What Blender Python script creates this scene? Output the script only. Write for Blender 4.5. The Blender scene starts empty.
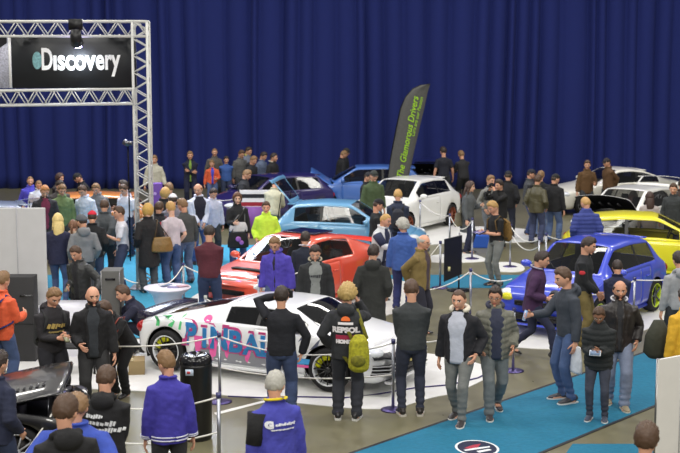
import bpy, bmesh, math, random
import numpy as np
from mathutils import Vector, Matrix, Euler
from mathutils.bvhtree import BVHTree
random.seed(7); rng = np.random.RandomState(7)
SC = bpy.context.scene
COL = SC.collection
R = math.radians
V = Vector

# ---------------------------------------------------------------- camera frame
FPX, HC, YH = 1300.0, 4.9, 53.0
TH = math.atan((226.5 - YH) / FPX)
FWD = V((0, math.cos(TH), -math.sin(TH))); UP = V((0, math.sin(TH), math.cos(TH)))
def ray(px, py):
    return V((1, 0, 0)) * ((px - 340) / FPX) + UP * ((226.5 - py) / FPX) + FWD
def G(px, py, z=0.0):
    d = ray(px, py); t = (z - HC) / d.z
    return V((d.x * t, d.y * t, z))
def PY(px, py, Y):
    d = ray(px, py); t = Y / d.y
    return V((d.x * t, Y, HC + d.z * t))
cam_d = bpy.data.cameras.new('camera'); cam = bpy.data.objects.new('camera', cam_d); COL.objects.link(cam)
cam.location = (0, 0, HC); cam.rotation_euler = (math.pi / 2 - TH, 0, 0)
cam_d.sensor_width = 36; cam_d.lens = FPX * 36 / 680; cam_d.clip_end = 300
cam_d.dof.use_dof = True; cam_d.dof.focus_distance = 18.5; cam_d.dof.aperture_fstop = 2.6
SC.camera = cam

# ---------------------------------------------------------------- materials
MC = {}
def srgb(c):
    return tuple(((v / 255) / 12.92 if v / 255 <= .04045 else ((v / 255 + .055) / 1.055) ** 2.4) for v in c) + (1,)
def mat(c, kind='fabric', rough=None, amount=None):
    key = (tuple(c), kind, rough, amount)
    if key in MC: return MC[key]
    m = bpy.data.materials.new(kind + '_%d_%d_%d' % tuple(c)); m.use_nodes = True
    nt = m.node_tree; N = nt.nodes; Lk = nt.links; b = N['Principled BSDF']
    col = srgb(c); b.inputs['Base Color'].default_value = col
    def noise_col(scale, lo, hi, bump=0.0, bscale=None, dist=.01, coord='Object', detail=4):
        tc = N.new('ShaderNodeTexCoord'); nz = N.new('ShaderNodeTexNoise')
        nz.inputs['Scale'].default_value = scale; nz.inputs['Detail'].default_value = detail
        Lk.new(tc.outputs[coord], nz.inputs['Vector'])
        mx = N.new('ShaderNodeMix'); mx.data_type = 'RGBA'
        mx.inputs[6].default_value = tuple(min(1, v * lo) for v in col[:3]) + (1,)
        mx.inputs[7].default_value = tuple(min(1, v * hi) for v in col[:3]) + (1,)
        Lk.new(nz.outputs['Fac'], mx.inputs[0]); Lk.new(mx.outputs[2], b.inputs['Base Color'])
        if bump:
            n2 = N.new('ShaderNodeTexNoise'); n2.inputs['Scale'].default_value = bscale or scale
            n2.inputs['Detail'].default_value = 3
            Lk.new(tc.outputs[coord], n2.inputs['Vector'])
            bp = N.new('ShaderNodeBump'); bp.inputs['Strength'].default_value = bump; bp.inputs['Distance'].default_value = dist
            Lk.new(n2.outputs['Fac'], bp.inputs['Height']); Lk.new(bp.outputs['Normal'], b.inputs['Normal'])
    if kind == 'fabric':
        b.inputs['Roughness'].default_value = rough or .85
        noise_col(14, .78, 1.22, .5, 16, .02)
    elif kind == 'denim':
        b.inputs['Roughness'].default_value = .9; noise_col(7, .6, 1.45, .45, 18, .02)
    elif kind == 'camo':
        b.inputs['Roughness'].default_value = .85; noise_col(30, .25, 1.9, .3, 30, .01)
    elif kind == 'leather':
        b.inputs['Roughness'].default_value = rough or .42; noise_col(12, .75, 1.25, .6, 14, .02)
    elif kind == 'skin':
        b.inputs['Roughness'].default_value = .5; noise_col(20, .92, 1.08)
        b.inputs['Subsurface Weight'].default_value = .0
    elif kind == 'hair':
        b.inputs['Roughness'].default_value = .55; noise_col(40, .75, 1.25, .5, 70, .006)
    elif kind == 'paint':
        b.inputs['Roughness'].default_value = rough or .32; b.inputs['Coat Weight'].default_value = .8
        b.inputs['Coat Roughness'].default_value = .05
        noise_col(3, .96, 1.04)
    elif kind == 'gloss':
        b.inputs['Roughness'].default_value = rough or .15
    elif kind == 'metal':
        b.inputs['Metallic'].default_value = 1; b.inputs['Roughness'].default_value = rough or .3
    elif kind == 'glass':
        b.inputs['Roughness'].default_value = .04; b.inputs['Alpha'].default_value = amount or .62
        b.inputs['Specular IOR Level'].default_value = .7
    elif kind == 'emit':
        b.inputs['Emission Color'].default_value = col; b.inputs['Emission Strength'].default_value = amount or 5
    else:
        b.inputs['Roughness'].default_value = rough or .7; noise_col(5, .93, 1.07)
    MC[key] = m
    return m

# ---------------------------------------------------------------- mesh builder
class MB:
    def __init__(s): s.v = []; s.f = []
    def add(s, vs, fs):
        o = len(s.v); s.v += [tuple(p) for p in vs]; s.f += [tuple(i + o for i in f) for f in fs]; return s
    def box(s, c, size, rot=None):
        x, y, z = [k / 2 for k in size]
        ps = [V((a * x, b * y, d * z)) for a in (-1, 1) for b in (-1, 1) for d in (-1, 1)]
        if rot is not None: ps = [rot @ p for p in ps]
        ps = [p + V(c) for p in ps]
        return s.add(ps, [(0, 1, 3, 2), (4, 6, 7, 5), (0, 4, 5, 1), (2, 3, 7, 6), (0, 2, 6, 4), (1, 5, 7, 3)])
    def tube(s, pts, rad, seg=10, side=(1, 0, 0), capr=True):
        """closed loft; rad = list of r or (rx, ry); rx lies along side"""
        pts = [V(p) for p in pts]; n = len(pts); vs = []
        side0 = V(side)
        for i, p in enumerate(pts):
            t = (pts[min(i + 1, n - 1)] - pts[max(i - 1, 0)])
            t = t.normalized() if t.length > 1e-9 else V((0, 0, 1))
            sd = side0 - t * side0.dot(t)
            if sd.length < .2:
                alt = V((0, 1, 0)) if abs(t.y) < .8 else V((0, 0, 1))
                sd = alt - t * alt.dot(t)
            sd.normalize(); up = t.cross(sd)
            r = rad[i] if not isinstance(rad, (int, float)) else rad
            rx, ry = (r, r) if isinstance(r, (int, float)) else r
            for k in range(seg):
                a = 2 * math.pi * k / seg
                vs.append(p + sd * (rx * math.cos(a)) + up * (ry * math.sin(a)))
        fs = []
        for i in range(n - 1):
            for k in range(seg):
                k2 = (k + 1) % seg
                fs.append((i * seg + k, i * seg + k2, (i + 1) * seg + k2, (i + 1) * seg + k))
        fs.append(tuple(range(seg - 1, -1, -1))); fs.append(tuple((n - 1) * seg + k for k in range(seg)))
        return s.add(vs, fs)
    def ell(s, c, r, rot=None, nu=14, nv=9, fn=None):
        vs = []; fs = []
        for j in range(1, nv):
            ph = math.pi * j / nv
            for i in range(nu):
                a = 2 * math.pi * i / nu
                vs.append(V((math.sin(ph) * math.cos(a), math.sin(ph) * math.sin(a), math.cos(ph))))
        vs.append(V((0, 0, 1))); vs.append(V((0, 0, -1)))
        if fn: vs = [fn(p) for p in vs]
        else: vs = [V((p.x * r[0], p.y * r[1], p.z * r[2])) for p in vs]
        if rot is not None: vs = [rot @ p for p in vs]
        vs = [p + V(c) for p in vs]
        for j in range(nv - 2):
            for i in range(nu):
                i2 = (i + 1) % nu
                fs.append((j * nu + i, (j + 1) * nu + i, (j + 1) * nu + i2, j * nu + i2))
        T = (nv - 1) * nu
        for i in range(nu):
            i2 = (i + 1) % nu
            fs.append((T, i, i2)); fs.append((T + 1, (nv - 2) * nu + i2, (nv - 2) * nu + i))
        return s.add(vs, fs)
    def cyl(s, c, r, h, seg=20, r2=None, axis=(0, 0, 1)):
        a = V(axis).normalized(); c = V(c)
        return s.tube([c, c + a * h], [r, r if r2 is None else r2], seg, side=(1, 0, 0) if abs(a.x) < .9 else (0, 1, 0))
    def lathe(s, prof, seg=24, c=(0, 0, 0)):
        c = V(c)
        return s.tube([c + V((0, 0, z)) for r, z in prof], [max(r, .0005) for r, z in prof], seg) if all(prof[i + 1][1] > prof[i][1] for i in range(len(prof) - 1)) else s._lathe(prof, seg, c)
    def _lathe(s, prof, seg, c):
        vs = []; fs = []; n = len(prof)
        for r, z in prof:
            for k in range(seg):
                a = 2 * math.pi * k / seg; vs.append(c + V((r * math.cos(a), r * math.sin(a), z)))
        for i in range(n - 1):
            for k in range(seg):
                k2 = (k + 1) % seg; fs.append((i * seg + k, i * seg + k2, (i + 1) * seg + k2, (i + 1) * seg + k))
        return s.add(vs, fs)
    def mesh(s, name, smooth=True):
        me = bpy.data.meshes.new(name); me.from_pydata(s.v, [], s.f); me.update()
        bm = bmesh.new(); bm.from_mesh(me); bmesh.ops.recalc_face_normals(bm, faces=bm.faces); bm.to_mesh(me); bm.free()
        if smooth: me.polygons.foreach_set('use_smooth', [True] * len(me.polygons))
        return me
    def build(s, name, m, parent=None, smooth=True, loc=(0, 0, 0), rot=(0, 0, 0), bevel=0):
        me = s.mesh(name, smooth)
        return link(name, me, m, parent, loc, rot, bevel)
def link(name, me, m=None, parent=None, loc=(0, 0, 0), rot=(0, 0, 0), bevel=0):
    o = bpy.data.objects.new(name, me); COL.objects.link(o)
    o.location = loc; o.rotation_euler = rot
    if m is not None:
        ms = m if isinstance(m, (list, tuple)) else [m]
        while len(me.materials) < len(ms): me.materials.append(None)
        for i, k in enumerate(ms):
            o.material_slots[i].link = 'OBJECT'; o.material_slots[i].material = k
    if parent is not None: o.parent = parent
    if bevel:
        b = o.modifiers.new('bevel', 'BEVEL'); b.width = bevel; b.segments = 2; b.limit_method = 'ANGLE'
    return o
def tag(o, label, cat, group=None, kind=None):
    o['label'] = label; o['category'] = cat
    if group: o['group'] = group
    if kind: o['kind'] = kind
    return o
def thing(name, label, cat, loc=(0, 0, 0), rotz=0, group=None):
    o = bpy.data.objects.new(name, None); COL.objects.link(o); o.empty_display_size = .1
    o.location = loc; o.rotation_euler = (0, 0, rotz)
    return tag(o, label, cat, group)
def copy_tree(o, parent=None):
    c = o.copy(); COL.objects.link(c)
    if parent is not None: c.parent = parent
    for ch in list(o.children): copy_tree(ch, c)
    return c
def remesh(mb, voxel, smooth=4, name='m', adapt=0):
    me = mb.mesh(name); o = bpy.data.objects.new('tmp', me); COL.objects.link(o)
    r = o.modifiers.new('r', 'REMESH'); r.mode = 'VOXEL'; r.voxel_size = voxel; r.use_smooth_shade = True
    if smooth:
        q = o.modifiers.new('s', 'SMOOTH'); q.factor = .5; q.iterations = smooth
    dg = bpy.context.evaluated_depsgraph_get(); out = bpy.data.meshes.new_from_object(o.evaluated_get(dg))
    bpy.data.objects.remove(o); bpy.data.meshes.remove(me); out.name = name; out.materials.clear()
    out.polygons.foreach_set('use_smooth', [True] * len(out.polygons))
    return out
def getco(me):
    a = np.empty(len(me.vertices) * 3); me.vertices.foreach_get('co', a); return a.reshape(-1, 3)
def setco(me, a): me.vertices.foreach_set('co', a.ravel()); me.update()
def getno(me):
    a = np.empty(len(me.vertices) * 3); me.vertex_normals.foreach_get('vector', a); return a.reshape(-1, 3)
def snoise(co, scale, seed, n=6):
    r = np.random.RandomState(seed); out = np.zeros(len(co))
    for i in range(n):
        d = r.normal(size=3); d /= np.linalg.norm(d)
        out += np.sin(co @ d * scale * (0.6 + r.rand()) + r.rand() * 6.28 + 1.3 * np.sin(co @ r.normal(size=3) * scale * .4))
    return out / n
FONT = {}
def text_mesh(txt, size=1.0, shear=0.0, extrude=.002, bold=0.0, align='CENTER'):
    cu = bpy.data.curves.new('t', 'FONT'); cu.body = txt; cu.size = size; cu.shear = shear
    cu.extrude = extrude; cu.offset = bold; cu.align_x = align; cu.align_y = 'CENTER'; cu.resolution_u = 4
    o = bpy.data.objects.new('t', cu); COL.objects.link(o)
    dg = bpy.context.evaluated_depsgraph_get(); me = bpy.data.meshes.new_from_object(o.evaluated_get(dg))
    bpy.data.objects.remove(o); me.materials.clear(); return me
# ================================================================ people
def head_surf(d):
    """unit direction -> point on the skull, head frame: faces -Y"""
    x, y, z = d
    p = V((x * .076, y * .098, z * .120))
    if z < 0:
        t = -z
        p.x *= 1 - .24 * t * t - .06 * t
        if y > 0: p.y *= 1 - .55 * t ** 1.2
        else: p.y *= 1 + .02 * t
    if y < -.2 and z > .3: p.y *= 1 - .06 * (z - .3)
    return p
def face_mb(mb, M):
    def fn(d):
        p = head_surf(d)
        for sx in (-1, 1):   # eye sockets
            q = math.exp(-(((p.x - sx * .031) / .017) ** 2 + ((p.z - .006) / .012) ** 2))
            if p.y < 0: p.y += .008 * q
        return p
    tmp = MB(); tmp.ell((0, 0, 0), (1, 1, 1), nu=40, nv=28, fn=fn)
    tmp.tube([(0, -.086, .012), (0, -.1, -.006), (0, -.108, -.026), (0, -.094, -.036)], [.007, .009, .0135, .009], 8)
    for sx in (-1, 1):
        tmp.ell((sx * .076, .012, -.006), (.009, .019, .031), nu=10, nv=8)
        tmp.ell((sx * .03, -.083, .022), (.018, .008, .006), nu=8, nv=6)
    tmp.ell((0, -.09, -.058), (.023, .009, .006), nu=10, nv=6); tmp.ell((0, -.088, -.068), (.019, .009, .006), nu=10, nv=6)
    tmp.ell((0, -.078, -.098), (.02, .014, .014), nu=10, nv=6)
    mb.add([M @ V(p) for p in tmp.v], tmp.f)

TORSO = [(-.09, .100, .075), (0, .135, .095), (.12, .145, .100), (.24, .140, .098), (.36, .158, .112), (.45, .162, .100), (.505, .105, .078), (.545, .058, .060), (.60, .052, .056), (.66, .050, .056)]
STAND = dict(lw=(.26, -.03, .80), rw=(-.26, -.03, .80), la=(.11, 0), ra=(-.11, 0), pz=.93, py=0, lean=2, hp=6, hy=0, ex=(0, 1, -.3))
def P_(**k): d = dict(STAND); d.update(k); return d
POSES = dict(
    stand=P_(), stand_l=P_(hy=35, hp=12, la=(.12, -.05)), stand_r=P_(hy=-35, hp=12, ra=(-.12, -.06)), look_down=P_(hp=28, lean=6),
    pockets=P_(lw=(.21, -.11, .93), rw=(-.21, -.11, .93), hp=10), pockets_l=P_(lw=(.21, -.11, .93), rw=(-.21, -.11, .93), hy=30, hp=16),
    pockets_r=P_(lw=(.21, -.11, .93), rw=(-.21, -.11, .93), hy=-30, hp=16),
    phone=P_(lw=(.05, -.30, 1.13), rw=(-.05, -.31, 1.12), hp=30, lean=4), phone_r=P_(rw=(-.07, -.33, 1.12), hp=28),
    photo=P_(lw=(.08, -.27, 1.53), rw=(-.09, -.27, 1.54), ex=(0, .2, -1), hp=4), photo_r=P_(rw=(-.09, -.24, 1.53), lw=(.2, -.1, .95), ex=(0, .2, -1), hp=4),
    photo_l=P_(lw=(.05, -.16, 1.64), rw=(-.24, -.05, .88), ex=(.8, .1, -.4), hp=4),
    crossed=P_(lw=(-.06, -.22, 1.17), rw=(.07, -.25, 1.13), hp=8), crossed_l=P_(lw=(-.06, -.22, 1.17), rw=(.07, -.25, 1.13), hp=10, hy=35),
    behind=P_(lw=(.05, .17, .93), rw=(-.05, .18, .95), ex=(0, 1, .2), hp=14),
    front=P_(lw=(.06, -.20, .90), rw=(-.06, -.22, .92), hp=18), front_r=P_(lw=(.06, -.20, .90), rw=(-.06, -.22, .92), hp=14, hy=-35),
    hold=P_(lw=(.12, -.30, 1.20), rw=(-.24, -.08, .84), hp=8, hy=10), hold_r=P_(rw=(-.10, -.32, 1.12), lw=(.24, -.08, .84), hp=8),
    reach1=P_(rw=(-.10, -.44, 1.16), lw=(.25, -.04, .80), hp=16, lean=4),
    reach=P_(rw=(-.12, -.50, 1.12), lw=(.14, -.42, 1.05), hp=16, lean=10), point=P_(rw=(-.30, -.48, 1.32), lw=(.25, -.02, .82), hp=4),
    easy=P_(lw=(.25, -.10, .84), rw=(-.16, -.24, 1.02), hp=8, hy=12, la=(.12, -.08)), easy_r=P_(lw=(.14, -.27, 1.10), rw=(-.27, -.02, .82), hp=12, hy=-22, ra=(-.12, -.10)),
    relaxed=P_(lw=(.28, .02, .82), rw=(-.27, -.10, .86), hp=10, hy=18, la=(.10, -.14), lean=4), relaxed_r=P_(lw=(.27, -.12, .86), rw=(-.28, .02, .82), hp=10, hy=-20, ra=(-.10, -.14), lean=4),
    arm_out=P_(lw=(.46, -.16, 1.20), rw=(-.26, -.03, .80), hp=4),
    arm_rest=P_(lw=(.42, -.18, .98), rw=(-.08, -.26, 1.04), hp=26, lean=8),
    lean=P_(lean=32, py=.12, pz=.90, lw=(.14, -.48, .86), rw=(-.12, -.46, .88), hp=34),
    lean_soft=P_(lean=18, py=.07, pz=.92, lw=(.12, -.40, .98), rw=(-.10, -.38, 1.0), hp=30),
    walk=P_(la=(.09, -.24), ra=(-.09, .26), lw=(.27, .12, .84), rw=(-.27, -.18, .86), pz=.90, lean=4, hp=6),
    walk_b=P_(la=(.09, .24), ra=(-.09, -.22), lw=(.22, -.12, .95), rw=(-.22, -.10, .95), pz=.905, lean=4, hp=10, hy=-20),
    walk_c=P_(la=(.08, -.16), ra=(-.08, .16), lw=(.22, -.08, .93), rw=(-.26, .02, .82), pz=.915, lean=3, hp=8),
    stride=P_(la=(.08, .34), ra=(-.08, -.32), lw=(.24, -.14, .92), rw=(-.20, -.20, 1.0), pz=.865, lean=6, hp=16),
    crouch=P_(pz=.36, py=.16, lean=28, la=(.14, -.12), ra=(-.12, -.02), lw=(.14, -.50, .52), rw=(-.12, -.52, .56), hp=20, hy=0),
    hips=P_(lw=(.20, .02, 1.0), rw=(-.20, .02, 1.0), ex=(0, .7, 0), hp=10),
)
def ik(a, b, l1, l2, hint):
    a = V(a); b = V(b); d = b - a; L = min(d.length, (l1 + l2) * .995); d.normalize(); b = a + d * L
    k = (l1 * l1 - l2 * l2 + L * L) / (2 * L); h = math.sqrt(max(0, l1 * l1 - k * k))
    n = V(hint) - d * V(hint).dot(d)
    n = n.normalized() if n.length > 1e-4 else V((0, 1, 0))
    return a + d * k + n * h, b
def skel(pose):
    p = POSES[pose]; S = {}
    le = R(p['lean']); u = V((0, -math.sin(le), math.cos(le))); pel = V((0, p['py'], p['pz']))
    S['u'] = u; S['pel'] = pel; S['fwd'] = V((0, -math.cos(le), -math.sin(le)))
    S['T'] = Matrix(((1, 0, 0, 0), (0, math.cos(le), u.y, pel.y), (0, math.sin(le), u.z, pel.z), (0, 0, 0, 1)))
    for s, k in ((1, 'l'), (-1, 'r')):
        sh = pel + u * .445 + V((s * .168, 0, 0))
        ex = V(p['ex']); ex.x = ex.x * s + s * .45
        el, wr = ik(sh, p[k + 'w'], .285, .255, ex)
        S[k + 's'] = sh; S[k + 'e'] = el; S[k + 'w'] = wr
        hip = pel + V((s * .088, 0, -.02)); ax, ay = p[k + 'a']
        lift = .08 + (.05 if ay > .2 else 0)
        kn, an = ik(hip, (ax, ay, lift), .43, .43, (s * .12, -1, .1))
        S[k + 'h'] = hip; S[k + 'k'] = kn; S[k + 'a'] = an
    nk = pel + u * .60
    S['head'] = Matrix.Translation(nk + V((0, -.012, .0)) + u * .07) @ Euler((R(p['hp']), 0, R(p['hy']))).to_matrix().to_4x4() @ Matrix.Translation((0, -.014, .052)) @ Matrix.Scale(1.07, 4)
    S['nk'] = nk
    return S
def hand_mb(palm, fing, w, e, side, curl):
    d = (w - e).normalized(); n = V((-side, 0, 0)); n = n - d * n.dot(d)
    if n.length < .45: n = V((0, 1, 0)); n = n - d * n.dot(d)
    n.normalize(); t = n.cross(d) * (1 if V((0, -1, .3)).dot(n.cross(d)) > 0 else -1); t.normalize()   # thumb side
    palm.tube([w - d * .03, w, w + d * .03, w + d * .065, w + d * .092], [(.027, .021), (.027, .019), (.036, .019), (.041, .017), (.038, .013)], 12, side=t)
    for i, (o, L) in enumerate(((.030, .070), (.011, .080), (-.009, .074), (-.028, .058))):
        b = w + d * .078 + t * o; dirv = (d + t * o * 3).normalized(); pts = [b]; a = 0
        for k, f in enumerate((.25, .42, .32, .26)):
            a += curl * (0.4 if k == 0 else 1); pts.append(pts[-1] + (dirv * math.cos(a) + n * math.sin(a)) * L * f)
        fing.tube(pts, [.0092, .0092, .0085, .0078, .0058], 7)
    b = w + d * .02 + t * .026; dv = (d * .75 + t * .62 + n * .25).normalized()
    fing.tube([b, b + dv * .035, b + dv * .06 + n * .006, b + (dv * .08 + d * .012 + n * .016)], [.0125, .0115, .010, .0065], 7)
BODY = {}
def body_mesh(pose):
    if pose in BODY: return BODY[pose]
    S = skel(pose); mb = MB(); u, pel = S['u'], S['pel']
    mb.tube([pel + u * a for a, x, y in TORSO[:-1]] + [S['nk'] + u * .06], [(x * .94, y * .94) for a, x, y in TORSO], 18)
    fing = MB(); p = POSES[pose]
    for s, k in ((1, 'l'), (-1, 'r')):
        sh, el, wr = S[k + 's'], S[k + 'e'], S[k + 'w']
        mb.tube([sh - V((s * .06, 0, -.01)), sh, sh.lerp(el, .4), el, el.lerp(wr, .3), wr], [.042, .052, .046, .038, .040, .026], 12)
        hp, kn, an = S[k + 'h'], S[k + 'k'], S[k + 'a']
        mb.tube([hp + u * .04, hp.lerp(kn, .3), kn, kn.lerp(an, .3), an, an - V((0, 0, .035))], [.085, .078, .052, .054, .036, .034], 12)
        mb.tube([an + V((0, .04, -.04)), an + V((0, -.05, -.045)), an + V((0, -.14, -.055))], [(.034, .03), (.04, .028), (.038, .018)], 10)
        hand_mb(mb, fing, wr, el, s, .45 if 'photo' in pose or 'phone' in pose or 'hold' in pose else .28)
    hm = S['head']
    a = hm @ V((0, .03, -.05)); mb.tube([pel + u * .50, S['nk'] - u * .03, a, hm @ V((0, .01, .02))], [(.075, .065), (.054, .056), (.053, .058), (.05, .055)], 14)
    face_mb(mb, hm)
    me = remesh(mb, .0085, 2, 'person')
    hi = hm.inverted(); co = getco(me)
    n = len(me.polygons); ce = np.empty(n * 3); me.polygons.foreach_get('center', ce); ce = ce.reshape(-1, 3)
    A = np.array(hi); L = ce @ A[:3, :3].T + A[:3, 3]
    ax = np.abs(L[:, 0]); mi = np.zeros(n, int); fr = L[:, 1] < -.055
    eye = fr & (((ax - .031) / .015) ** 2 + ((L[:, 2] - .004) / .0085) ** 2 < 1); iris = eye & (np.abs(ax - .031) < .007)
    mi[eye] = 1; mi[iris] = 3
    mi[fr & (ax > .012) & (ax < .05) & (np.abs(L[:, 2] - .024) < .0055)] = 3
    mi[fr & (ax < .025) & (np.abs(L[:, 2] + .062) < .0085) & (L[:, 1] < -.075)] = 2
    bm = bmesh.new(); bm.from_mesh(me)
    for f, q in zip(bm.faces, mi): f.material_index = int(q)
    f2 = fing.mesh('f'); bm.from_mesh(f2); bm.to_mesh(me); bm.free()
    me.polygons.foreach_set('use_smooth', [True] * len(me.polygons))
    for i in range(4): me.materials.append(None)
    BODY[pose] = (me, S); return BODY[pose]
# jacket profiles: (along spine, half width, half depth)
JK = dict(
    tee=[(-.06, .166, .122), (.04, .165, .120), (.14, .158, .115), (.25, .158, .113), (.36, .172, .124), (.44, .176, .112), (.50, .140, .092), (.55, .075, .072)],
    sweater=[(-.05, .172, .126), (.04, .178, .130), (.14, .170, .126), (.25, .170, .122), (.36, .182, .132), (.44, .182, .120), (.50, .146, .098), (.55, .078, .076), (.575, .068, .070)],
    jacket=[(-.12, .186, .140), (-.02, .190, .142), (.10, .186, .140), (.24, .190, .138), (.36, .198, .146), (.44, .194, .132), (.50, .158, .110), (.555, .090, .086), (.60, .078, .080)],
    puffer=[(-.12, .200, .156), (-.02, .212, .165), (.10, .208, .162), (.24, .212, .160), (.36, .220, .168), (.44, .212, .152), (.505, .160, .125), (.56, .105, .100), (.615, .092, .094)],
    coat=[(-.40, .205, .165), (-.25, .200, .158), (-.12, .195, .150), (0, .190, .146), (.12, .184, .140), (.24, .188, .138), (.36, .196, .146), (.44, .192, .132), (.50, .156, .108), (.555, .090, .086), (.60, .078, .080)],
    slim=[(-.10, .165, .125), (0, .168, .125), (.12, .150, .112), (.24, .148, .110), (.36, .168, .130), (.44, .168, .112), (.50, .125, .088), (.55, .076, .074), (.58, .07, .07)])
SLV = dict(tee=.012, sweater=.014, jacket=.022, puffer=.034, coat=.022, slim=.012)
def ringfn(kind):
    A = np.array(JK[kind])
    return lambda a: (float(np.interp(a, A[:, 0], A[:, 1])), float(np.interp(a, A[:, 0], A[:, 2])))
TOP = {}
def top_mesh(pose, kind, hood, opened, seed):
    key = (pose, kind, hood, opened, seed)
    if key in TOP: return TOP[key]
    S = skel(pose); u, pel = S['u'], S['pel']; mb = MB(); T = S['T']
    mb.tube([pel + u * a for a, x, y in JK[kind]], [(x, y) for a, x, y in JK[kind]], 24)
    e = SLV[kind]; tee = kind == 'tee'
    for s, k in ((1, 'l'), (-1, 'r')):
        sh, el, wr = S[k + 's'], S[k + 'e'], S[k + 'w']
        if tee: mb.tube([sh - V((s * .07, 0, -.02)), sh, sh.lerp(el, .45), sh.lerp(el, .8)], [.045, .062, .062, .062], 14)
        else:
            mb.tube([sh - V((s * .07, 0, -.02)), sh, sh.lerp(el, .45), el, el.lerp(wr, .45), wr.lerp(el, .04)],
                    [.048 + e * .5, .060 + e * .8, .052 + e, .046 + e, .044 + e, .034 + e], 14)
    if hood:
        b = T @ V((0, .115, .53)); mb.ell(b, (.115, .055, .085), nu=14, nv=8)
        mb.tube([T @ V((-.10, .03, .55)), T @ V((-.075, .085, .59)), T @ V((0, .11, .61)), T @ V((.075, .085, .59)), T @ V((.10, .03, .55)), T @ V((.07, -.06, .52))], .028, 8)
    elif kind in ('jacket', 'coat', 'puffer'):
        pts = [T @ V((.082 * math.sin(a), -.085 * math.cos(a) + .005, .585 + .012 * -math.cos(a))) for a in np.linspace(.5, 2 * math.pi - .5, 12)]
        mb.tube(pts, .019, 8)
    if opened:
        rf = ringfn(kind)
        for s in (-1, 1):
            pts = []
            for a in np.linspace(JK[kind][0][0], .54, 9):
                x, y = rf(a); w = opened * (.55 if a < .3 else .55 + .25 * math.sin((a - .3) * 6))
                pts.append(T @ V((s * x * math.sin(w), -y * math.cos(w) - .003, a)))
            mb.tube(pts, .017, 8)
    me = remesh(mb, .0125, 3, kind)
    co = getco(me); no = getno(me)
    amp = dict(tee=.006, sweater=.006, jacket=.010, puffer=.004, coat=.010, slim=.005)[kind]
    d = amp * snoise(co * np.array([1, 1, .75]), 26, seed) + amp * .5 * snoise(co, 60, seed + 5)
    if kind == 'puffer': d += .012 * (np.abs(np.sin((co[:, 2] - co[:, 1] * .15) * math.pi / .085)) - .5)
    setco(me, co + no * d[:, None]); me.materials.append(None)
    TOP[key] = me; return me
TRS = {}
def trouser_mesh(pose, kind, seed):
    key = (pose, kind, seed)
    if key in TRS: return TRS[key]
    S = skel(pose); u, pel = S['u'], S['pel']; mb = MB()
    mb.tube([pel + u * a for a in (.10, .03, -.05, -.10)], [(.158, .112), (.166, .120), (.168, .122), (.12, .09)], 20)
    k1 = dict(slim=.0, loose=.016, baggy=.03)[kind]
    for k in 'lr':
        hp, kn, an = S[k + 'h'], S[k + 'k'], S[k + 'a']
        mb.tube([hp + u * .03, hp.lerp(kn, .25), hp.lerp(kn, .7), kn, kn.lerp(an, .4), kn.lerp(an, .85), an - V((0, 0, .03))],
                [.092, .095 + k1 * .4, .073 + k1 * .7, .066 + k1 * .7, .062 + k1, .050 + k1, .056 + k1], 14)
    me = remesh(mb, .0125, 3, 'trousers'); co = getco(me); no = getno(me)
    fold = np.sin(co[:, 2] * 75 + 2 * snoise(co, 12, seed)) * np.exp(-((co[:, 2] - .16) / .14) ** 2)
    d = .007 * snoise(co, 30, seed) + .005 * fold
    setco(me, co + no * d[:, None]); me.materials.append(None); TRS[key] = me; return me
HAIR = {}
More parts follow.
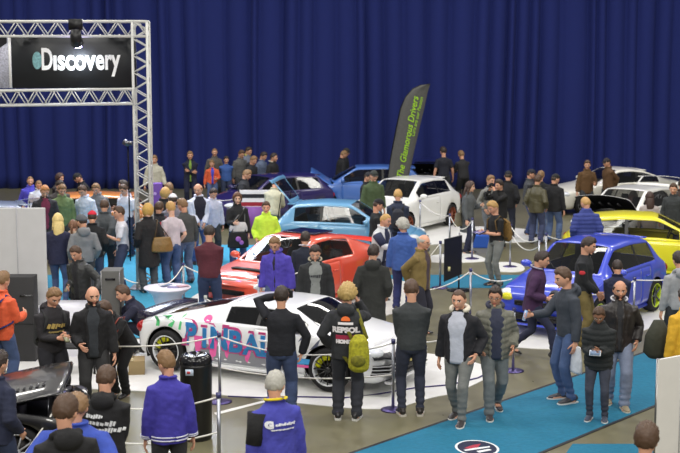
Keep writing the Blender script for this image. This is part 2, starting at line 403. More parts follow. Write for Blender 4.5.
def hair_mesh(style):
    if style in HAIR: return HAIR[style]
    spec = dict(short=(.013, 0, .0), crop=(.006, .02, 0), thick=(.024, 0, .0), curly=(.032, -.06, .008), balding=(.010, .0, 0), bob=(.026, -.05, 0), long=(.022, -.05, 0),
                pony=(.016, 0, 0), beanie=(.020, .02, 0), cap=(.017, .22, 0), beard=(.01, 0, 0), glasses=(0, 0, 0))[style]
    th, up, nz = spec; mb = MB()
    xs = [-1, -.8, -.6, -.36, -.22, 0, .4, 1]; ys = [.56, .50, .44, .16, -.12, -.02, -.42, -.52]
    if style == 'glasses':
        for s in (-1, 1):
            mb.tube([(s * .031 + .017 * math.cos(a), -.104, .003 + .013 * math.sin(a)) for a in np.linspace(0, 6.28, 11)], .0025, 5)
            mb.tube([(s * .048, -.1, .006), (s * .078, -.07, .006), (s * .08, .01, .006)], .0022, 5)
        mb.tube([(-.014, -.107, .006), (.014, -.107, .006)], .0022, 5)
        me = mb.mesh('glasses'); me.materials.append(None); HAIR[style] = me; return me
    def fn(d):
        p = head_surf(d); n = V(p).normalized()
        if style == 'beard':
            k = max(0, min(1, (-d.z - .30) / .12)) * max(0, min(1, (-d.y + .12) / .2)) * (0 if (abs(p.x) < .02 and abs(p.z + .062) < .008) else 1)
            return p + n * (-.012 + (.012 + th) * k)
        thr = np.interp(d.y, xs, ys) + up + (.10 * math.exp(-((abs(d.x) - .5) / .16) ** 2) if d.y < -.4 else 0)
        if style == 'balding':
            k = max(0, min(1, (d.z - thr) / .12)) * (1 if d.z < .45 else 0)
        elif style in ('cap', 'beanie'):
            thr = .30 if style == 'cap' else np.interp(d.y, [-1, 1], [.42, -.05]); k = max(0, min(1, (d.z - thr) / .06))
        elif style in ('long', 'bob'):
            thr = np.interp(d.y, [-1, -.75, -.5, -.1, .2, 1], [.60, .46, .0, -.75, -1, -1]); k = max(0, min(1, (d.z - thr) / .15))
        else: k = max(0, min(1, (d.z - thr) / .14))
        w = 0
        if style in ('curly', 'thick', 'short', 'bob', 'long'):
            w = (.006 if style == 'curly' else .0025) * (math.sin(d.x * 19 + d.z * 13) + math.sin(d.y * 23 - d.z * 17) + math.sin(d.x * 31 + d.y * 11))
        if style in ('short', 'thick'):
            w += th * (-.45 + 1.0 * max(0, d.z)) + (th * .5 if d.z > .45 and d.y < -.2 else 0) + .0022 * math.sin(d.x * 55 + d.y * 9)
        return p + n * (-.014 + (.014 + th + w) * k)
    mb.ell((0, 0, 0), (1, 1, 1), nu=44, nv=30, fn=fn)
    if style == 'long':
        mb.tube([(0, .05, .02), (0, .075, -.08), (0, .09, -.18), (0, .085, -.28), (0, .08, -.34)], [(.07, .05), (.085, .05), (.09, .042), (.08, .035), (.04, .02)], 16)
        for s in (-1, 1): mb.tube([(s * .07, .0, .0), (s * .08, .01, -.10), (s * .082, .0, -.20), (s * .075, -.01, -.27)], [.022, .026, .024, .012], 8)
    if style == 'pony':
        mb.ell((0, .115, .03), (.03, .03, .03)); mb.tube([(0, .12, .03), (0, .15, -.02), (0, .145, -.12), (0, .13, -.2)], [.018, .026, .024, .008], 8)
    if style == 'cap':
        mb.add([(x * .078, -.06 - .085 * math.sqrt(max(0, 1 - x * x)) * k + (0), .045 - .016 * k - abs(x) * .012 + t) for t in (0, .006) for k in (0, 1) for x in np.linspace(-1, 1, 9)],
               [(i, i + 1, i + 10, i + 9) for i in range(8)] + [(18 + i, 27 + i, 28 + i, 19 + i) for i in range(8)] + [(9 + i, 10 + i, 28 + i, 27 + i) for i in range(8)])
        mb.ell((0, 0, .132), (.008, .008, .005), nu=8, nv=5)
    me = mb.mesh(style); me.materials.append(None); HAIR[style] = me; return me
SHOE = {}
def shoe_meshes():
    if SHOE: return SHOE['s'], SHOE['o']
    mb = MB(); mb.tube([(0, .085, .045), (0, .075, .055), (0, .03, .062), (0, -.03, .050), (0, -.09, .040), (0, -.15, .032), (0, -.178, .026)],
                       [(.022, .03), (.036, .045), (.040, .050), (.042, .040), (.047, .028), (.042, .018), (.02, .01)], 14)
    mb.tube([(0, .035, .06), (0, .03, .11)], [(.04, .05), (.042, .05)], 12)
    me = remesh(mb, .009, 2, 'shoe')
    me.materials.append(None); SHOE['s'] = me
    mb = MB(); prof = [(.030, .092), (.042, .06), (.040, 0), (.046, -.06), (.050, -.11), (.040, -.155), (.018, -.185)]
    ring = [(x, y) for x, y in prof] + [(-x, y) for x, y in reversed(prof)]; n = len(ring)
    mb.add([(x, y, 0) for x, y in ring] + [(x, y, .022) for x, y in ring], [tuple(range(n)), tuple(range(2 * n - 1, n - 1, -1))] + [(i, (i + 1) % n, n + (i + 1) % n, n + i) for i in range(n)])
    so = mb.mesh('sole', False); so.materials.append(None); SHOE['o'] = so
    return me, so
SKIN = dict(a=(214, 160, 132), b=(196, 140, 112), c=(228, 180, 155), d=(140, 98, 74), e=(196, 142, 114))
PPL = {}
def person(px, hy, yaw, pose, kind, col, tcol, hair, hcol, label, h=1.78, fy=None, skin='a', hood=False, opened=0, shirt=None, shoes=(35, 34, 38),
           sole=None, tk='loose', tmat='denim', mk='fabric', seed=None, hcap=None, pid=None, girth=1.0, extra=None, hoodcol=None, beard=None, glasses=False, loc=None):
    me, S = body_mesh(pose)
    topz = (S['head'] @ V((0, 0, .12))).z + .012
    if loc is not None: pos = V(loc)
    elif fy is not None:
        pos = G(px, fy)
        d = ray(px, hy); h = (HC + d.z * pos.y / d.y) / topz * 1.78
    else: pos = G(px, hy, h / 1.78 * topz); pos.z = 0
    sc = h / 1.78
    brow = mat(tuple(int(v * .6) for v in (hcol or (80, 60, 50))), 'plain')
    sk = mat(SKIN[skin], 'skin'); lip = mat((176, 96, 84), 'plain')
    b = link('person', me, [sk, mat((225, 222, 215), 'plain'), lip, mat((45, 34, 28), 'plain')])
    b.location = pos; b.rotation_euler = (0, 0, R(yaw)); girth = girth * (1.10 if kind in ('jacket', 'coat', 'sweater', 'tee') and skin != 'c' else 1.03); b.scale = (sc * girth, sc * girth, sc)
    tag(b, label, 'person', 'visitors at the car show')
    seed = seed if seed is not None else hash_(pose + kind) % 50
    tn = dict(tee='t_shirt', sweater='sweater', jacket='jacket', puffer='puffer_jacket', coat='coat', slim='top')[kind]
    if hood and kind in ('sweater',): tn = 'hoodie'
    j = link(tn, top_mesh(pose, kind, hood, opened, seed), mat(col, mk), b)
    link('trousers', trouser_mesh(pose, tk, seed), mat(tcol, tmat), b)
    s1, s2 = shoe_meshes()
    for k, sx in (('l', 1), ('r', -1)):
        a = S[k + 'a']; o = link('shoe', s1, mat(shoes, 'leather'), b, (a.x, a.y - .01, max(0, a.z - .08)), (0 if a.z < .1 else R(18), 0, R(8 * sx)))
        if sole: link('sole', s2, mat(sole, 'plain'), o)
    if hair and hair != 'bald':
        nm = dict(cap='cap', beanie='beanie').get(hair, 'hair')
        o = link(nm, hair_mesh(hair), mat(hcol, 'fabric' if nm != 'hair' else 'hair'), b); o.matrix_local = S['head']
        if nm != 'hair':
            o2 = link('hair', hair_mesh('crop'), mat((60, 45, 35), 'hair'), b); o2.matrix_local = S['head']
    if beard: o = link('beard', hair_mesh('beard'), mat(beard, 'hair'), b); o.matrix_local = S['head']
    if glasses: o = link('glasses', hair_mesh('glasses'), mat((20, 20, 22), 'gloss'), b); o.matrix_local = S['head']
    T = S['T']; rf = ringfn(kind)
    if shirt:
        op = opened or .5; n = 12; vs = []; fs = []; zs = np.linspace(JK[kind][0][0] + .01, .575, 18)
        for t in (0, 1):
            for a in zs:
                x, y = rf(a)
                for i in range(n + 1):
                    w = op * .56 * (2 * i / n - 1) * (1 if a < .3 else 1 + .35 * math.sin((a - .3) * 5))
                    e = .0065 - .014 * t
                    vs.append(T @ V(((x + e) * math.sin(w), -(y + e) * math.cos(w), a)))
        m = len(zs)
        def I(t, i, j): return t * m * (n + 1) + i * (n + 1) + j
        for i in range(m - 1):
            for q in range(n): fs += [(I(0, i, q), I(0, i, q + 1), I(0, i + 1, q + 1), I(0, i + 1, q)), (I(1, i, q), I(1, i + 1, q), I(1, i + 1, q + 1), I(1, i, q + 1))]
            fs += [(I(0, i, 0), I(0, i + 1, 0), I(1, i + 1, 0), I(1, i, 0)), (I(0, i, n), I(1, i, n), I(1, i + 1, n), I(0, i + 1, n))]
        for q in range(n): fs += [(I(0, 0, q), I(1, 0, q), I(1, 0, q + 1), I(0, 0, q + 1)), (I(0, m - 1, q), I(0, m - 1, q + 1), I(1, m - 1, q + 1), I(1, m - 1, q))]
        MB().add(vs, fs).build('shirt', mat(shirt, 'fabric'), b)
    if hoodcol:
        mb = MB(); pts = []
        for a in np.linspace(.7, 2 * math.pi - .7, 14): pts.append(T @ V((.098 * math.sin(a), -.10 * math.cos(a) + .008, .595 - .018 * math.cos(a))))
        fz = .03 if pid in ('C16', 'C17') else .013; mb.tube(pts, [fz * .7] + [fz] * 12 + [fz * .7], 10); mb.build('hood_lining' if fz > .02 else 'collar', mat(hoodcol, 'fabric'), b)
    if pid: PPL[pid] = (b, S, kind)
    return b
def hash_(s):
    v = 7
    for c in s: v = (v * 31 + ord(c)) % 100003
    return v
def back_print(pid, txt, size, col, z, x0=0, front=False, name='print', shear=0, bold=.0, mesh=None):
    b, S, kind = PPL[pid]; T = S['T']; rf = ringfn(kind)
    me = mesh or text_mesh(txt, size, shear, .003, bold); co = getco(me).copy(); out = np.empty_like(co)
    sg = -1 if front else 1
    for i, (x, y, q) in enumerate(co):
        xx = (-x if not front else x) + x0; rx, ry = rf(z + y); rx += .0; k = min(.98, abs(xx) / (rx + .01))
        p = T @ V((xx, sg * ((ry + .017) * math.sqrt(1 - k * k) + q), z + y)); out[i] = p
    setco(me, out); o = link(name, me, mat(col, 'plain'), b); return o
def hand_at(pid, k, f=.09):
    """world position just beyond a person's wrist"""
    b, S, kind = PPL[pid]; w, e = S[k + 'w'], S[k + 'e']; p = w + (w - e).normalized() * f
    M = Matrix.LocRotScale(b.location, b.rotation_euler, b.scale); return M @ p
def at_person(pid, p):
    b, S, kind = PPL[pid]; M = Matrix.LocRotScale(b.location, b.rotation_euler, b.scale); return M @ V(p)
# ================================================================ cars
BLK = (14, 14, 16); CARS = []
def car(name, label, cat, loc, a, paint, L=4.0, W=1.7, H=1.42, wb=2.5, belt=.90, nose=.68, xw=.95, xh=.25, xr=-1.45, xd=-1.85, tz=.86, rh=.10, wr=.31, rim=(170, 172, 178),
        rimstyle=10, bonnet_open=0, hatch_open=0, doors=1, fo=.80, caliper=None, glass_tint=(10, 12, 14), roof_col=None, lamp=(215, 220, 225), arch=.36, spoiler=None,
        plate=True, group='show cars in the hall', bonnet_col=None, ring=None, mirror_col=None, interior=(30, 30, 32), glass_a=.62, swr=True, vents=False, bumper_dark=True):
    """a = angle of the heading, from towards the camera (0) to the left (+90). local frame: nose +X, left +Y"""
    hd = R(-90 - a); loc = V(loc) + V((0, 0, .012)); root = thing(name, label, cat, loc, hd, group); CARS.append((V(loc), hd, L / 2, W / 2))
    hw = W / 2; fx = L / 2; rx = -L / 2
    axf = fx - fo; axr = axf - wb
    pm = mat(paint, 'paint'); dark = mat(BLK, 'gloss', .35); gm = mat(glass_tint, 'glass', None, glass_a)
    K = [  # xb, w, zb, xr, yr, zr, xc, zc
        (fx - .06, .80 * hw, nose - .10, fx - .06, .62 * hw, nose - .05, fx, nose - .03),
        (fx - .16, .93 * hw, nose - .02, fx - .15, .74 * hw, nose + .02, fx - .09, nose + .04),
        (fx - .42, .985 * hw, nose + .07, fx - .40, .80 * hw, nose + .10, fx - .36, nose + .14),
        (xw, hw, belt - .01, xw, .83 * hw, belt + .01, xw + .16, belt + .05),
        (xh, hw, belt, xh, .70 * hw, H - .055, xh + .05, H - .02),
        ((xh + xr) / 2, hw, belt + .01, (xh + xr) / 2, .69 * hw, H - .035, (xh + xr) / 2, H),
        (xr, .99 * hw, belt + .02, xr, .67 * hw, H - rh, xr, H - rh + .045),
        (xd, .965 * hw, max(tz, belt - .02), xd, .78 * hw, tz + .03, xd - .03, tz + .06),
        (rx + .14, .94 * hw, tz - .03, rx + .14, .76 * hw, tz + .01, rx + .10, tz + .03),
        (rx + .05, .82 * hw, tz - .12, rx + .05, .64 * hw, tz - .08, rx + .01, tz - .06)]
    st = []   # dense stations (interval, frac)
    for i in range(len(K) - 1):
        d = max(abs(K[i][0] - K[i + 1][0]), abs(K[i][6] - K[i + 1][6])); n = max(2, int(round(d / .075)))
        for q in range(n): st.append((i, q / n))
    st.append((len(K) - 2, 1.0))
    sub = [1, 2, 2, 2, 1, 1, 4, 1, 1, 4]; rk = []
    def keyrows(i, f):
        A, B = K[i], K[i + 1]; k = [A[j] + (B[j] - A[j]) * f for j in range(8)]
        xb, w, zb, xrr, yr, zr, xc, zc = k
        lo = .17 + (.05 if i in (0, len(K) - 2) else 0)
        b5 = V((xb, w * .955, zb)); b8 = V((xrr, yr, zr))
        s = [V((xb, w * .86, lo)), V((xb, w * .965, lo + .035)), V((xb, w * .995, .38)), V((xb, w, .56)), V((xb, w * .985, zb - .075)), b5, b5.lerp(b8, .10), b5.lerp(b8, .90), b8, V((xrr + (xc - xrr) * .12, yr * .90, zr + (zc - zr) * .30)), V((xc, 0, zc))]
        return s
    grid = []
    for (i, f) in st:
        ks = keyrows(i, f); row = []
        for q in range(10):
            for t in range(sub[q]):
                u = t / sub[q]
                if q == 9: p = ks[9].lerp(ks[10], u); p.z = ks[9].z + (ks[10].z - ks[9].z) * math.sin(u * math.pi / 2); p.x = ks[9].x + (ks[10].x - ks[9].x) * math.sin(u * math.pi / 2)
                else: p = ks[q].lerp(ks[q + 1], u)
                row.append(p)
        row.append(ks[10]); grid.append(row)
    rows = [];
    for q in range(10): rows += [q] * sub[q]
    NS, NR = len(grid), len(grid[0])
    A = np.array([[tuple(p) for p in r] for r in grid])
    full = np.concatenate([A, (A[:, :-1] * np.array([1, -1, 1]))[:, ::-1]], 1)
    for _ in range(2):
        B = full.copy(); B[1:-1] = full[1:-1] * .5 + .25 * (full[:-2] + full[2:]); C_ = B.copy(); C_[:, 1:-1] = B[:, 1:-1] * .6 + .2 * (B[:, :-2] + B[:, 2:]); full = C_
    NF = full.shape[1]; frow = rows + rows[::-1]
    # wheel arch snapping
    def incircle(p, ax): return (p[0] - ax) ** 2 + (p[2] - wr) ** 2 < arch ** 2
    side_lim = .78 * belt + .08
    keep = {}; P = full
    for i in range(NS - 1):
        for j in range(NF - 1):
            r_ = frow[j]; c = (P[i, j] + P[i + 1, j] + P[i, j + 1] + P[i + 1, j + 1]) / 4
            if r_ <= 4 and any(incircle(c, ax) for ax in (axf, axr)): continue
            keep[(i, j)] = 1
    for i in range(NS):
        for j in range(NF):
            fs = [(i + a_, j + b_) for a_ in (-1, 0) for b_ in (-1, 0) if 0 <= i + a_ < NS - 1 and 0 <= j + b_ < NF - 1]
            if any(f in keep for f in fs) and not all(f in keep for f in fs) and frow[min(j, NF - 2)] <= 5:
                for ax in (axf, axr):
                    dx, dz = P[i, j, 0] - ax, P[i, j, 2] - wr; d = math.hypot(dx, dz)
                    if 0 < d < arch + .12: P[i, j, 0] = ax + dx / d * arch; P[i, j, 2] = max(.17, wr + dz / d * arch)
    def part_of(i, j):
        iv, f = st[i]; r_ = frow[j]; lft = 'l' if j < NR - 1 else 'r'; m1 = (iv, f)
        sidew = r_ == 6
        if sidew:
            if iv == 3 and f > .42: return 'sw1' + lft
            if iv == 4 and f < .86: return 'sw1' + lft
            if iv == 4: return 'pil' + lft
            if iv == 5 and f < .86: return 'sw2' + lft
            if swr and iv == 6 and xr - xd > .7 and f < .5: return 'sw3' + lft
        if r_ == 9:
            if iv == 3 and .06 < f < .93: return 'ws'
            if iv == 6 and .10 < f < .84: return 'rw'
        if r_ >= 6 and ((iv == 1 and f > .4) or iv == 2) : return 'bon'
        if r_ >= 8 and iv == 6: return 'hatch'
        if iv == 7 and r_ >= 5: return 'hatch'
        if 1 <= r_ <= 4 and ((iv == 3 and f > .28) or (iv == 4)): return 'door' + lft
        if 1 <= r_ <= 4 and doors == 2 and iv == 5 and P[i, j, 0] > axr + arch * .75: return 'dor2' + lft
        return 'body'
    parts = {}
    for k in keep: parts.setdefault(part_of(*k), []).append(k)
    nm = dict(bon='bonnet', ws='windscreen', rw='rear_window', hatch='tailgate', body='body')
    bvh_v = []; bvh_f = []
    for (i, j) in keep:
        o = len(bvh_v); bvh_v += [tuple(P[i, j]), tuple(P[i + 1, j]), tuple(P[i + 1, j + 1]), tuple(P[i, j + 1])]; bvh_f.append((o, o + 1, o + 2, o + 3))
    bvh = BVHTree.FromPolygons(bvh_v, bvh_f)
    hinge = V((xw + .12, 0, belt + .02)); hh = V((xr + .02, 0, H - rh + .03))
    def rotY(p, h, ang):
        d = p - h; c, s = math.cos(ang), math.sin(ang); return h + V((d.x * c - d.z * s, d.y, d.x * s + d.z * c))
    hatch_o = None
    for k, fl in sorted(parts.items()):
        idx = {}; mb = MB()
        def vi(i, j):
            if (i, j) not in idx:
                idx[(i, j)] = len(mb.v); mb.v.append(tuple(P[i, j]))
            return idx[(i, j)]
        for (i, j) in fl: mb.f.append((vi(i, j), vi(i + 1, j), vi(i + 1, j + 1), vi(i, j + 1)))
        if k == 'body':
            mb.f.append(tuple(vi(0, j) for j in range(NF))); mb.f.append(tuple(vi(NS - 1, j) for j in range(NF - 1, -1, -1)))
            for i in range(NS - 1):
                if True: mb.add([P[i, 0], P[i + 1, 0], P[i + 1, NF - 1], P[i, NF - 1]], [(0, 3, 2, 1)])
        openb = k == 'bon' and bonnet_open; openh = k in ('hatch', 'rw') and hatch_open
        if openb: mb.v = [tuple(rotY(V(p), hinge, R(bonnet_open))) for p in mb.v]
        if openh: mb.v = [tuple(rotY(V(p), hh, -R(hatch_open))) for p in mb.v]
        me = bpy.data.meshes.new(k); me.from_pydata(mb.v, [], mb.f); me.update()
        bm = bmesh.new(); bm.from_mesh(me)
        if k == 'body':
            bmesh.ops.remove_doubles(bm, verts=bm.verts, dist=.0005)
        bm.normal_update()
        cen = sum((v.co for v in bm.verts), V()) / len(bm.verts) if k != 'body' else V((0, 0, .7))
        cen.z = min(cen.z, .5) if not (openb or openh) else cen.z
        g = k[:2] in ('sw', 'ws', 'rw', 'pi')
        if k == 'body': bmesh.ops.recalc_face_normals(bm, faces=bm.faces)
        elif not (openb or openh):
            f0 = bm.faces[:] ; s_ = sum((f.calc_center_median() - cen).dot(f.normal) for f in f0)
            if s_ < 0: bmesh.ops.reverse_faces(bm, faces=f0)
        if not g:
            bmesh.ops.inset_region(bm, faces=bm.faces[:], thickness=.011, use_boundary=True, use_even_offset=False)
            bm.normal_update()
            for v in bm.verts:
                if v.is_boundary: v.co -= v.normal * .014
        for f in bm.faces: f.smooth = True
        bm.to_mesh(me); bm.free()
        name_ = 'window_pillar' if k[:3] == 'pil' else nm.get(k) or ('side_window' if k[:2] == 'sw' else 'door')
        c_ = dark if k[:3] == 'pil' else gm if g else (mat(bonnet_col, 'paint') if (k == 'bon' and bonnet_col) else (pm))
        ob = link(name_, me, c_, root)
        if k == 'hatch': hatch_o = ob
        if openb:
            b2 = MB(); b2.v = [tuple(V(p) + rotY(V((0, 0, -.03)), V((0, 0, 0)), R(bonnet_open))) for p in mb.v]; b2.f = mb.f[:]
            b2.build('bonnet_lining', dark, ob)
            bb = MB()
            for yy in (-.45, -.15, .15, .45):
                p0 = rotY(V((xw + .25, yy * hw, belt - .02)), hinge, R(bonnet_open)); p1 = rotY(V((fx - .45, yy * hw, nose + .03)), hinge, R(bonnet_open)); bb.tube([p0, p1], [.03, .03], 6)
            bb.build('bonnet_rib', mat((30, 30, 34), 'gloss', .4), ob)
            if vents:
                for yy in (-.45, .45):
                    vb = MB()
                    for q in range(5):
                        c0 = rotY(V((xw + .45 + q * .075, yy * hw, belt - .03 - q * .012)), hinge, R(bonnet_open)); vb.box(c0, (.03, .30, .014), Matrix.Rotation(-R(bonnet_open) + .3, 3, 'Y'))
                    vb.build('bonnet_louvres', mat((30, 30, 34), 'gloss', .3), ob)
        if k[:4] == 'door' or k[:4] == 'dor2':
            sg = 1 if k.endswith('l') else -1; xx = min(v[0] for v in mb.v) + .18
            hp = bvh.ray_cast(V((xx, sg * 2, belt - .16)), V((0, -sg, 0)))[0]
            if hp: MB().box((hp.x, hp.y + sg * .012, hp.z), (.17, .03, .03)).build('door_handle', pm, ob, bevel=.008)
    # trim around the side glass, arches, sills
    tr = MB()
    for jr in (5, 8):
        pass
    wl = MB()
    for ax in (axf, axr):
        for sg in (1, -1):
            ang = np.linspace(-.35, math.pi + .35, 16)
            vs = [(ax + (arch + .004) * math.cos(t), sg * y, max(.17, wr + (arch + .004) * math.sin(t))) for y in (hw * .955, hw * .55) for t in ang]
            w1 = MB(); w1.add(vs, [(i, i + 1, 17 + i, 16 + i) for i in range(15)]); w1.add([(ax + (arch + .004) * math.cos(t), sg * hw * .55, max(.17, wr + (arch + .004) * math.sin(t))) for t in ang], [tuple(range(16))])
            w1.build('wheel_arch_liner', dark, root)
    # wheels
    for ax in (axf, axr):
        for sg in (1, -1):
            yo = sg * (hw - .015); tw = .20; rr = wr * .74
            wroot = MB(); prof = [(rr, -tw / 2), (rr + .015, -tw / 2 - .004), (wr - .025, -tw / 2), (wr - .006, -tw / 2 + .025), (wr, -.03), (wr, .03), (wr - .006, tw / 2 - .025), (wr - .025, tw / 2), (rr + .015, tw / 2 + .004), (rr, tw / 2)]
            rotm = Matrix.Rotation(math.pi / 2, 3, 'X')
            wroot._lathe(prof + [prof[0]], 32, V((0, 0, 0))); wroot.v = [tuple(rotm @ V(p)) for p in wroot.v]
            ty = wroot.build('wheel', mat((22, 22, 24), 'plain', .8), root, loc=(ax, yo - sg * tw / 2, wr))
            rm = MB(); y0 = sg * tw / 2
            rm._lathe([(rr, -tw / 2), (rr, tw / 2 - .02), (rr + .004, tw / 2), (rr - .014, tw / 2 + .002), (rr - .02, tw / 2 - .03), (rr - .02, -tw / 2)], 32, V((0, 0, 0)))
            rm.v = [tuple(rotm @ V((p[0], p[1], p[2] * sg * -1))) for p in rm.v]
            rm2 = MB()
            for k in range(rimstyle):
                t = 2 * math.pi * k / rimstyle
                rm2.tube([(.03 * math.cos(t), y0 - sg * .035, .03 * math.sin(t)), (rr * .55 * math.cos(t), y0 - sg * .018, rr * .55 * math.sin(t)), ((rr - .012) * math.cos(t), y0 - sg * .02, (rr - .012) * math.sin(t))], [.022 if rimstyle < 8 else .013, .018 if rimstyle < 8 else .010, .024 if rimstyle < 8 else .012], 6)
            rm2.cyl((0, y0 - sg * .05, 0), .05, sg * .035 if sg > 0 else .035, 14, axis=(0, sg, 0))
            MB().add(rm.v, rm.f).build('rim_barrel', mat(ring or rim, 'metal', .35) if not ring else mat(ring, 'gloss', .3), ty)
            rm2.build('rim_spokes', mat(rim, 'gloss', .3), ty)
            MB().cyl((0, -sg * .0, 0), rr - .03, .012, 24, axis=(0, sg, 0)).build('brake_disc', mat((60, 58, 58), 'metal', .5), ty)
            if caliper:
                c = MB()
                for t in np.linspace(.5, 1.6, 5): c.box(((rr - .065) * math.cos(t + 1.2), sg * .03, (rr - .065) * math.sin(t + 1.2)), (.075, .06, .075), Matrix.Rotation(-(t + 1.2), 3, 'Y'))
                c.build('brake_caliper', mat(caliper, 'gloss', .4), ty)
    # lamps, grille, plate, mirrors
    for sg in (1, -1):
        hl = MB(); hl.ell((fx - .25, sg * hw * .76, nose - .035), (.17, .17, .082), Matrix.Rotation(-sg * .55, 3, 'Z'), 16, 10)
        hl.build('headlight', mat(lamp, 'gloss', .08), root)
        MB().ell((fx - .135, sg * hw * .68, nose - .04), (.05, .06, .05)).build('headlight_bulb', mat((250, 250, 245), 'gloss', .1), root)
        tl = MB(); tl.ell((rx + .13, sg * hw * .80, tz - .13), (.10, .12, .10), Matrix.Rotation(sg * .5, 3, 'Z'), 14, 9); tl.build('tail_light', mat((150, 12, 16), 'gloss', .1), root)
        my = MB(); my.ell((xw - .27, sg * (hw + .09), belt + .09), (.07, .11, .07)); my.tube([(xw - .27, sg * (hw - .04), belt + .03), (xw - .27, sg * (hw + .05), belt + .06)], [.025, .025], 8)
        mo = my.build('wing_mirror', mat(mirror_col, 'gloss') if mirror_col else pm, root)
        MB().ell((xw - .345, sg * (hw + .09), belt + .09), (.006, .09, .055)).build('mirror_glass', mat((120, 130, 145), 'metal', .05), mo)
        MB().ell((fx - .10, sg * hw * .66, .33), (.06, .09, .05)).build('fog_lamp', mat((200, 205, 210), 'gloss', .1), root)
    gr = MB().box((fx - .005, 0, nose - .15), (.05, hw * .95, .09))
    for k in range(4): gr.box((fx + .022, 0, nose - .185 + k * .023), (.012, hw * .93, .006))
    gr.build('grille', dark, root, bevel=.006)
    ir = MB().box((fx - .005, 0, .32), (.05, hw * 1.15, .12));
    for k in range(3): ir.box((fx + .022, 0, .28 + k * .035), (.012, hw * 1.12, .008))
    ir.build('air_intake', dark, root, bevel=.008)
    MB().box((fx - .02, 0, .19), (.12, hw * 1.5, .05)).build('front_lip', dark if bumper_dark else pm, root, bevel=.015)
    MB().box((rx + .02, 0, .24), (.10, hw * 1.45, .12)).build('rear_valance', dark, root, bevel=.015)
    if plate:
        MB().box((fx + .03, 0, .43), (.012, .50, .11)).build('number_plate', mat((225, 205, 80), 'plain', .4), root)
        MB().box((rx - .0, 0, .55), (.012, .50, .11)).build('number_plate', mat((225, 205, 80), 'plain', .4), root)
    MB().tube([(rx + .1, -hw * .5, .24), (rx - .05, -hw * .5, .24)], [.035, .035], 12).build('exhaust_tip', mat((190, 190, 195), 'metal', .2), root)
    for sg in (1, -1):
        MB().tube([(axr + arch + .02, sg * hw * .93, .185), (axf - arch - .02, sg * hw * .93, .185)], [(.03, .03), (.03, .03)], 8).build('side_skirt', pm, root)
    w = MB()
    for y0 in (-.10, .42):
        w.tube([(xw + .10, y0 * hw * 1.4, belt + .055), (xw - .02 - (xw - xh) * .25, (y0 - .45) * hw, belt + .09 + (H - belt) * .28)], [.009, .006], 6)
    w.build('windscreen_wiper', mat(BLK, 'plain'), root)
    # interior
    it = MB().box((xw - .28, 0, belt - .17), (.30, W * .82, .22)); it.box(((xw + xd) / 2, 0, .30), (xw - xd, W * .8, .06)); it.box(((xw + xd) / 2, 0, .42), (xw - xd, .22, .2))
    it.build('interior', mat(interior, 'plain', .8), root, bevel=.02)
    for yy in (-.36, .36):
        s = MB(); s.box((xh - .30, yy, .50), (.50, .46, .16)); s.tube([(xh - .50, yy, .5), (xh - .60, yy, .85), (xh - .66, yy, 1.02)], [(.06, .23), (.06, .22), (.045, .16)], 12, side=(1, 0, 0)); s.tube([(xh - .66, yy, 1.02), (xh - .69, yy, min(1.20, H - .15))], [(.045, .12), (.04, .10)], 10)
        s.build('seat', mat((38, 38, 42), 'fabric'), root, bevel=.03)
    s = MB(); s.box((xr + .35, 0, .50), (.45, 1.1, .16)); s.box((xr + .12, 0, .78), (.12, 1.15, .50), Matrix.Rotation(-.2, 3, 'Y')); s.build('rear_seat', mat((38, 38, 42), 'fabric'), root, bevel=.04)
    sw = MB(); sw.tube([(xw - .52 + .06 * math.sin(t), -.36 * -1 + .17 * math.cos(t), belt + .02 + .16 * math.sin(t)) for t in np.linspace(0, 6.283, 17)], .013, 6)
    sw.tube([(xw - .5, .36, belt + .02), (xw - .32, .36, belt - .08)], .02, 6); sw.build('steering_wheel', mat(BLK, 'plain'), root)
    if bonnet_open:
        e = MB(); e.box((axf + .10, 0, .40), (.9, hw * 1.35, .25)); e.build('engine_bay', mat((20, 20, 22), 'plain', .5), root)
        e = MB(); e.box((axf + .1, .05, .66), (.42, .55, .22)); e.tube([(axf - .15, -.35, .72), (axf + .1, -.2, .78), (axf + .3, .2, .76)], .035, 8); e.cyl((axf, -.45, .55), .09, .25, 14); e.box((axf + .28, .45, .62), (.2, .25, .2))
        e.build('engine', mat((75, 75, 82), 'metal', .4), root, bevel=.02)
        st_ = MB().tube([(fx - .45, -hw * .7, nose), rotY(V((fx - .5, -hw * .6, nose)), hinge, R(bonnet_open))], .008, 6); st_.build('bonnet_stay', mat((160, 160, 165), 'metal'), root)
    if hatch_open:
        for sg in (1, -1):
            p0 = V((xd + .1, sg * hw * .74, belt)); p1 = rotY(V((xd + .25, sg * hw * .70, belt + .15)), hh, -R(hatch_open))
            MB().tube([p0, p1], .012, 6).build('gas_strut', mat((40, 40, 44), 'metal'), root)
        MB().box((xd + .25, 0, .55), (.5, hw * 1.3, .35)).build('boot_tub', mat((24, 24, 26), 'plain'), root)
    if spoiler:
        c, hgt = spoiler; s = MB(); y_ = hw * (.74 if L > 4.3 else .92)
        pts = [(rx + .12, y, tz + hgt + .03 * (1 - (y / y_) ** 2)) for y in np.linspace(-y_, y_, 13)]
        s.tube(pts, [(.15, .018)] * 13, 10, side=(1, 0, -.12))
        for sg in (1, -1): s.box((rx + .14, sg * y_ * .78, tz + hgt / 2), (.12, .03, hgt + .03)); s.box((rx + .12, sg * y_, tz + hgt - .02), (.28, .015, .11))
        s.build('rear_spoiler', mat(c, 'gloss', .2), root)
    else:
        s = MB(); n = 9; s.tube([(xr - .05 + .02 * abs(y), y, H - rh + .03 - .02 * abs(y)) for y in np.linspace(-hw * .6, hw * .6, n)], [(.10, .014)] * n, 8); so = s.build('roof_spoiler', pm, root)
        if hatch_open: so.parent = root
    return root, bvh, dict(hw=hw, fx=fx, rx=rx, axf=axf, axr=axr)
